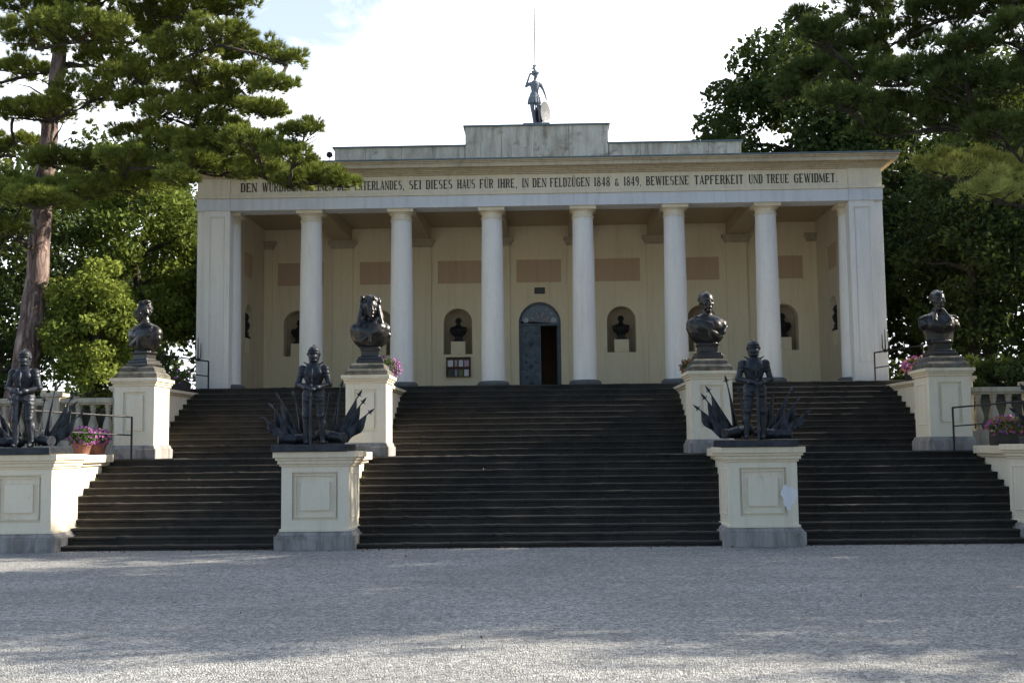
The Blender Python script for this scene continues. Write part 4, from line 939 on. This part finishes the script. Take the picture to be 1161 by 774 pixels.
PINE_L += [(-5.25, 24.2, 7.36, .45, .17), (-4.7, 23.9, 7.22, .40, .16), (-4.1, 23.6, 7.12, .28, .11), (-4.0, 24.6, 7.28, .25, .10), (-5.0, 23.4, 7.15, .35, .15), (-10.3, 23.6, 6.8, .8, .3), (-12.2, 25, 7.6, .8, .3), (-8.6, 25, 9.25, .75, .28), (-7.75, 24.6, 8.87, .75, .26), (-8.7, 25.6, 8.7, .8, .26), (-9.1, 25.2, 9.8, .8, .28), (-7.8, 25.8, 8.55, .7, .25), (-7.3, 25., 9.45, .6, .25), (-10.6, 25, 8.0, .7, .26)]
PINE_R = [(5.67, 24.01, 10.52, 0.25, 0.14), (5.78, 22.49, 9.6, 0.57, 0.2), (7.27, 24.58, 10.97, 0.92, 0.26), (6.75, 24.89, 10.04, 0.84, 0.24), (7.65, 24.71, 10.24, 0.93, 0.33), (8.26, 23.71, 10.39, 0.89, 0.36), (9.34, 24.14, 10.72, 0.91, 0.29), (9.42, 22.63, 9.61, 0.68, 0.34), (6.07, 24.49, 9.5, 0.63, 0.2), (6.87, 23.72, 9.12, 0.89, 0.25), (7.58, 22.85, 8.83, 0.95, 0.31), (8.36, 22.19, 8.43, 0.92, 0.33), (10.16, 24.56, 9.13, 0.74, 0.37), (5.47, 24.97, 9.15, 0.41, 0.13), (5.94, 22.27, 8.19, 0.67, 0.18), (7.68, 24.4, 8.56, 0.83, 0.28), (8.36, 23.23, 8.03, 0.87, 0.31), (9.09, 22.45, 7.63, 0.76, 0.34), (6.85, 22.88, 7.78, 0.43, 0.17),
          (8.2, 22.13, 9.11, 0.67, 0.25), (8.08, 24.16, 11.33, 1.09, 0.36), (9.11, 22.99, 11.01, 1.04, 0.35), (6.93, 24.64, 11.51, 0.74, 0.26), (11.35, 24.94, 11.18, 1.13, 0.47), (10.63, 23.52, 9.16, 1.06, 0.44), (11.4, 25.0, 8.08, 1.13, 0.47), (8.0, 22.23, 11.43, 1.0, 0.37), (10.37, 23.8, 12.26, 1.07, 0.39)]
PINE_P = [(9.05, 24.31, 7.19, 0.82, 0.4), (8.53, 24.62, 7.37, 0.46, 0.28), (8.73, 22.13, 6.27, 0.67, 0.3), (9.87, 23.84, 7.16, 0.54, 0.36), (9.89, 22.93, 6.33, 0.86, 0.38), (10.1, 23.3, 6.9, .7, .35)]
KS = .78
PINE_R = [q for q in PINE_R if q[2] < 11.2]+[(11.35, 24.94, 11.18, 1.13, 0.47)]
PINE_R = [(x*KS, y*KS, 1.7+(z-1.7)*KS, a*KS, b*KS) for x, y, z, a, b in PINE_R]; PINE_P = [(x*KS, y*KS, 1.7+(z-1.7)*KS, a*KS, b*KS) for x, y, z, a, b in PINE_P]
def needle_tufts(pads, rs, per=90, nn=20, ln=.14, wd=.0075):
    out = []
    for (x, y, z, rx, rz) in pads:
        nc = int(per/11*(rx/.75)**1.7)+4
        u = rs.normal(size=(nc, 3)); u /= np.linalg.norm(u, axis=1)[:, None]
        u[:, 2] = np.where(u[:, 2] < -.15, -u[:, 2]*.7, u[:, 2])
        C0 = np.array((x, y, z))+u*rs.uniform(.45, 1.02, nc)[:, None]*np.array((rx*1.05, rx, rz*1.45))      # rounded brush-like clumps
        cr = rs.uniform(.10, .19, nc); m_ = 13
        u2 = rs.normal(size=(nc*m_, 3)); u2 /= np.linalg.norm(u2, axis=1)[:, None]; u2[:, 2] = np.where(u2[:, 2] < -.3, -u2[:, 2], u2[:, 2])
        P = np.repeat(C0, m_, 0)+u2*np.repeat(cr, m_)[:, None]*np.array((1, 1, .9))
        D = u2+np.array((0, 0, .55))+np.repeat(u, m_, 0)*.35; D /= np.linalg.norm(D, axis=1)[:, None]
        # needles
        T = np.repeat(P, nn, 0); DD = np.repeat(D, nn, 0); k = len(T)
        w = rs.normal(size=(k, 3))*.42+DD; w /= np.linalg.norm(w, axis=1)[:, None]
        L = (ln*rs.uniform(.7, 1.15, k))[:, None]; base = T-DD*.05*rs.uniform(0, 1, k)[:, None]-DD*.03
        sd = np.cross(w, rs.normal(size=(k, 3))); sd /= np.linalg.norm(sd, axis=1)[:, None]+1e-9
        out.append(np.stack([base-sd*wd, base+sd*wd, base+w*L], 1).reshape(-1, 3))
    return np.concatenate(out)
def pine(label, trunk, pads, mat, seed, extra=None, bk='pine_bark', per=90):
    rr = random.Random(seed); rs = np.random.default_rng(seed); loc = Vector(trunk[0][0]); t = thing('pine_tree', label, 'tree', tuple(loc))
    tp = [Vector(p)-loc for p, r in trunk]; m = MB()
    pts = []; rad = []
    for i in range(len(tp)-1):
        for q in range(4):
            u = q/4; pts.append(tp[i].lerp(tp[i+1], u)+Vector((rr.uniform(-.02, .02), rr.uniform(-.02, .02), 0))); rad.append((trunk[i][1]*(1-u)+trunk[i+1][1]*u)*rr.uniform(.95, 1.05))
    pts.append(tp[-1]); rad.append(trunk[-1][1]); m.tube(pts, rad, 16); obj('trunk', m, bk, t, smooth=60)
    allp = list(pads)+(list(extra[0]) if extra else [])
    b = MB(); axis = lambda z: min(pts, key=lambda p: abs(p.z-z)); nodes = []
    order = sorted(allp, key=lambda q: (Vector(q[:2])-Vector((loc.x, loc.y))-axis(q[2]-loc.z).xy).length)
    for (x, y, z, rx, rz) in order:
        P = Vector((x, y, z))-loc+Vector((0, 0, -rz*.35)); rd = (P-axis(P.z)).length
        cand = [(1.35*(P-axis(P.z-.12*rd)).length+.6, axis(P.z-.12*rd), .05)]+[((P-n_).length+.25*abs(P.z-n_.z)*2, n_, 0) for n_, r_n in nodes if r_n < rd-.25]
        c_, a, k0 = min(cand, key=lambda q: q[0]); d = (P-a).length
        q, ra = limb(a, P, .022+.012*d+k0, .018, rr, rr.uniform(-.03, .03), 6); b.tube(q, ra, 7); nodes.append((P, rd)); nodes += [(q[3], rd-d*.5)]
        for k in range(8):
            w = rr.uniform(0, 2*PI); st_ = q[rr.randint(3, 6)]; e = P+Vector((math.cos(w)*rx*.8, math.sin(w)*rx*.8, rr.uniform(.2, .9)*rz)); qq, rb = limb(st_, e, .014, .005, rr, .03, 4); b.tube(qq, rb, 5, False)
    for k in range(14):                              # bare dead twigs near the stem
        i = rr.randint(len(pts)//3, len(pts)-4); w = rr.uniform(0, 2*PI); e = pts[i]+Vector((math.cos(w), math.sin(w)*.6, rr.uniform(-.2, .5)))*rr.uniform(.8, 2.); q, ra = limb(pts[i], e, .03, .006, rr, .08, 5); b.tube(q, ra, 5)
    obj('branches', b, 'dark_bark', t, smooth=60)
    V = needle_tufts(pads, rs, per)-np.array(loc); link('crown', mesh_np('crown', V, 3), mat, t)
    if extra: V = needle_tufts(extra[0], rs, 200)-np.array(loc); link('crown', mesh_np('crown', V, 3), extra[1], t, label='olive boughs with sunlight painted into the needle colour')
    return t
pine('tall dark pine with a reddish sunlit trunk and shelf-like boughs at the left',
     [((-12.0, 26, 1.3), .38), ((-11.62, 26, 3.115), .30), ((-11.5, 26, 3.9), .275), ((-11.38, 26, 5.0), .25), ((-11.29, 26, 6.3), .23), ((-11.2, 26, 7.94), .205), ((-11.1, 26, 9.17), .185), ((-11., 26, 10.2), .165), ((-10.9, 26, 11.45), .14), ((-10.8, 26, 12.9), .11), ((-10.76, 26, 14.6), .08), ((-10.7, 26, 15.8), .03)],
     PINE_L, 'pine_needles', 21, per=420)
pine('large dark pine reaching in from the right over the hall roof',
     [((10.5, 18.4, -.1), .42), ((10.4, 18.4, 2.5), .36), ((10.3, 18.4, 5), .30), ((10.2, 18.4, 7.6), .24), ((10.2, 18.4, 9), .16), ((10.2, 18.4, 10.6), .05)],
     PINE_R, 'pine_needles_dark', 22, (PINE_P, 'pine_needles_lit_tint'), 'dark_bark', per=400)
def decid(label, x, y, z0, h, rx, mat, seed, ry=None, zlow=.25, n=14000, leaf=.10, clumps=70, tr=.22, cat='tree', name='leafy_tree', bk='dark_bark', pointy=0., cl=.33, group='leafy trees around the hall'):
    rs = np.random.default_rng(seed); rr = random.Random(seed); ry = ry or rx; t = thing(name, label, cat, (x, y, z0), 0, group)
    zc = h*(zlow+1)/2; rz = h*(1-zlow)/2
    cs = rs.normal(size=(clumps, 3)); cs /= np.linalg.norm(cs, axis=1)[:, None]; cs *= (rs.uniform(.15, 1., clumps)**.45)[:, None]
    if pointy: 
        f = 1-pointy*np.clip(cs[:, 2]*.5+.5, 0, 1); cs[:, 0] *= f; cs[:, 1] *= f
    C_ = cs*np.array((rx*.86, ry*.86, rz*.9))+np.array((0, 0, zc)); cr = rs.uniform(.6, 1.25, clumps)*cl*min(rx, rz)
    w = cr**2; idx = rs.choice(clumps, n, p=w/w.sum()); u = rs.normal(size=(n, 3)); u /= np.linalg.norm(u, axis=1)[:, None]; u *= (rs.uniform(.2, 1, n)**.5)[:, None]
    u[:, 2] *= .75
    P = C_[idx]+u*cr[idx][:, None]
    link('crown', mesh_np('crown', quads(P, leaf, rs), 4), mat, t)
    m = MB(); top = Vector((0, 0, h*.72)); q, ra = limb((0, 0, -.3), top, tr, tr*.35, rr, 0, 8); m.tube(q, ra, 12)
    for i in rs.choice(clumps, min(26, clumps), replace=False):
        c = Vector(C_[i]); a = min(q[2:], key=lambda p: abs(p.z-(c.z-.35*c.xy.length))); p2, r2 = limb(a, c, tr*.3, .02, rr, .05, 5); m.tube(p2, r2, 6)
    obj('trunk', m, bk, t, smooth=60); return t
# left background
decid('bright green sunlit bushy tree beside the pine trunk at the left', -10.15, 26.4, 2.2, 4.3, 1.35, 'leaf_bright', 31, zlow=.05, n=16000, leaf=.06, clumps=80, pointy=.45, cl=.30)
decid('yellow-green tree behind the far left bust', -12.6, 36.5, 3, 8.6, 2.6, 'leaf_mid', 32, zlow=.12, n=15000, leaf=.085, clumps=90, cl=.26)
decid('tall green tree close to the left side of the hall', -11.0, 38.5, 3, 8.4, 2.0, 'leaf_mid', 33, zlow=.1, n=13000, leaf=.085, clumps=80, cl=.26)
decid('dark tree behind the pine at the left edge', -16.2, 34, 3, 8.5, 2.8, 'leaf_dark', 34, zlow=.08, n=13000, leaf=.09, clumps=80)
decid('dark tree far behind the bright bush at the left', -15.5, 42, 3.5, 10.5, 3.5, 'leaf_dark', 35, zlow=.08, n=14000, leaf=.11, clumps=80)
decid('low dark shrub behind the balustrade at the left', -10.2, 29.3, 2.9, 1.9, 1.0, 'leaf_dark', 36, zlow=.0, n=6000, leaf=.05, clumps=40, name='shrub', cat='shrub', group='dark shrubs behind the balustrades')
decid('low dark shrub between the pine trunk and the balustrade', -13.4, 28.3, 2.4, 1.7, 1.5, 'leaf_dark', 37, zlow=.0, n=7000, leaf=.05, clumps=40, name='shrub', cat='shrub', group='dark shrubs behind the balustrades')
# right background
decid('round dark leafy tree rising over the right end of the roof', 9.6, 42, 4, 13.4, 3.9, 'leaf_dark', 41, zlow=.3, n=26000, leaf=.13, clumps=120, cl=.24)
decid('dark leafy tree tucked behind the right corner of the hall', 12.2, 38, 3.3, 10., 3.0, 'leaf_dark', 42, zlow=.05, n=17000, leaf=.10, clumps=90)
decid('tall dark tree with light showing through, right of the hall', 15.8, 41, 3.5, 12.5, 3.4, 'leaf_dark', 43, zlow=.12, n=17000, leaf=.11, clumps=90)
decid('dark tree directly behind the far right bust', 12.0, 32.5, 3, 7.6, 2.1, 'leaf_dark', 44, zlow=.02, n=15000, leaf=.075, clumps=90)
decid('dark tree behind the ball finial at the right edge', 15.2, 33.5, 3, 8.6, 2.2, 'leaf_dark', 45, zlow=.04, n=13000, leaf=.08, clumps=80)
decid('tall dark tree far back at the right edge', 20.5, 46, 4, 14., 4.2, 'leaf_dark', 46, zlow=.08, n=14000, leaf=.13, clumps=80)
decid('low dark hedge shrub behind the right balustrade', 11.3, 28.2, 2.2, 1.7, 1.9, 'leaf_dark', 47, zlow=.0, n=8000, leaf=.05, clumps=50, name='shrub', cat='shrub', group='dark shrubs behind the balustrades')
def wood(x0, x1, y0, y1, z0, z1, n, leaf, seed):
    rs = np.random.default_rng(seed); k = 160; c = np.stack([rs.uniform(x0, x1, k), rs.uniform(y0, y1, k), z0+(z1-z0)*rs.uniform(0, 1, k)**.8], 1); r = rs.uniform(.9, 1.9, k)
    idx = rs.integers(0, k, n); u = rs.normal(size=(n, 3)); u /= np.linalg.norm(u, axis=1)[:, None]; u *= (rs.uniform(.1, 1, n)**.5)[:, None]
    o = link('distant_wood', mesh_np('distant_wood', quads(c[idx]+u*r[idx][:, None], leaf, rs), 4), 'leaf_dark'); o['kind'] = 'stuff'; o['label'] = 'dense dark wood closing the view far behind the %s side' % ('left' if x0 < 0 else 'right'); o['category'] = 'wood'
wood(-32, -10.5, 50, 58, 3.5, 11.5, 26000, .17, 71); wood(11, 34, 50, 58, 3.5, 15, 32000, .18, 72)
# shade trees beside the forecourt, to the right
SH = [(19.0, 5.8, 15.0, 4.2), (20.0, 17.7, 17.0, 4.4), (18.6, 24.4, 14.2, 3.5), (20.5, 36.0, 15.0, 4.2), (25.5, 14.0, 13.4, 4.4), (26, 21.5, 17.0, 4.4), (27, 30, 11.5, 4.2), (19.5, -2.4, 14, 4.3), (27, 43, 15.5, 3.8)]
dl = ['third', 'fifth', 'sixth', 'seventh', 'second-row first', 'second-row second', 'second-row third', 'nearest', 'last']
for i, (x, y, h, r) in enumerate(SH):
    decid('big shade tree on the gravel beyond the right edge, %s from the viewer' % dl[i], x, y, 0 if y < 20 else 1.6, h, r, 'leaf_mid', 60+i, zlow=.16, n=(7000 if i == 2 else 9500 if i == 4 else 15000), leaf=.16, clumps=110, cl=.25, group='shade trees along the right side of the forecourt')

# ------------------------------------------------------------------ light, world, camera
EL, AZ = 28., 12.
w = bpy.data.worlds.new('World'); sc.world = w; w.use_nodes = True; nt = w.node_tree; bg = nt.nodes['Background']
sky = N(nt, 'ShaderNodeTexSky', sky_type='NISHITA'); sky.sun_disc = False; sky.sun_elevation = math.radians(EL); sky.sun_rotation = math.radians(90-AZ)
tc = N(nt, 'ShaderNodeTexCoord').outputs['Generated']
sp = N(nt, 'ShaderNodeSeparateXYZ'); nt.links.new(tc, sp.inputs[0])
nz = noise(nt, tc, 2.6, 9, .58, .35)
# cloud cover: thick and bright towards the back of the hall (the sun's half), thinning to blue behind the camera
ma = N(nt, 'ShaderNodeMath', operation='MULTIPLY_ADD'); nt.links.new(sp.outputs[1], ma.inputs[0]); ma.inputs[1].default_value = .34; nt.links.new(nz, ma.inputs[2])
cov = ramp(nt, ma.outputs[0], [(.50, 0.), (.66, 1.)])
for gd, lo in (((-.19, .91, .375), .991), ((-.50, .80, .36), .975)):       # two openings in the cloud
    vd = N(nt, 'ShaderNodeVectorMath', operation='DOT_PRODUCT'); nt.links.new(tc, vd.inputs[0]); vd.inputs[1].default_value = Vector(gd).normalized()
    mr = N(nt, 'ShaderNodeMapRange'); nt.links.new(vd.outputs['Value'], mr.inputs[0]); mr.inputs[1].default_value = lo; mr.inputs[2].default_value = 1.
    fine = noise(nt, tc, 9, 8, .6, .6); a2 = N(nt, 'ShaderNodeMath', operation='MULTIPLY'); nt.links.new(mr.outputs[0], a2.inputs[0]); nt.links.new(fine, a2.inputs[1])
    cov = mix(nt, ramp(nt, a2.outputs[0], [(.22, 0.), (.42, .75)]), cov, (0, 0, 0))
cl = mix(nt, cov, sky.outputs[0], (8.5, 8.9, 9.4))
nt.links.new(cl, bg.inputs['Color']); bg.inputs['Strength'].default_value = .09
su = bpy.data.lights.new('sun', 'SUN'); su.energy = 5.0; su.angle = math.radians(.55); su.color = (1, .90, .74)
so = bpy.data.objects.new('sun', su); COL.objects.link(so)
dv = Vector((math.cos(math.radians(EL))*math.cos(math.radians(AZ)), math.cos(math.radians(EL))*math.sin(math.radians(AZ)), math.sin(math.radians(EL))))
so.rotation_euler = dv.to_track_quat('Z', 'Y').to_euler(); so.location = (30, 10, 30)
cd = bpy.data.cameras.new('camera'); cam = bpy.data.objects.new('camera', cd); COL.objects.link(cam); sc.camera = cam
R = Vector((.99951704, .02915415, -.01075705)); U = Vector((.01330151, -.08853752, .99598402)); F = Vector((-.02808466, .99564609, .08888255))
M = Matrix(((R.x, U.x, -F.x, .1514), (R.y, U.y, -F.y, 0), (R.z, U.z, -F.z, 1.7), (0, 0, 0, 1))); cam.matrix_world = M
cd.lens = 41.24; cd.sensor_width = 36; cd.clip_end = 3000; cd.clip_start = .1
vs = sc.view_settings; vs.view_transform = 'Standard'; vs.look = 'None'; vs.gamma = 1; vs.exposure = 1.38; vs.use_curve_mapping = False
sc.cycles.max_bounces = 6; sc.cycles.transparent_max_bounces = 4
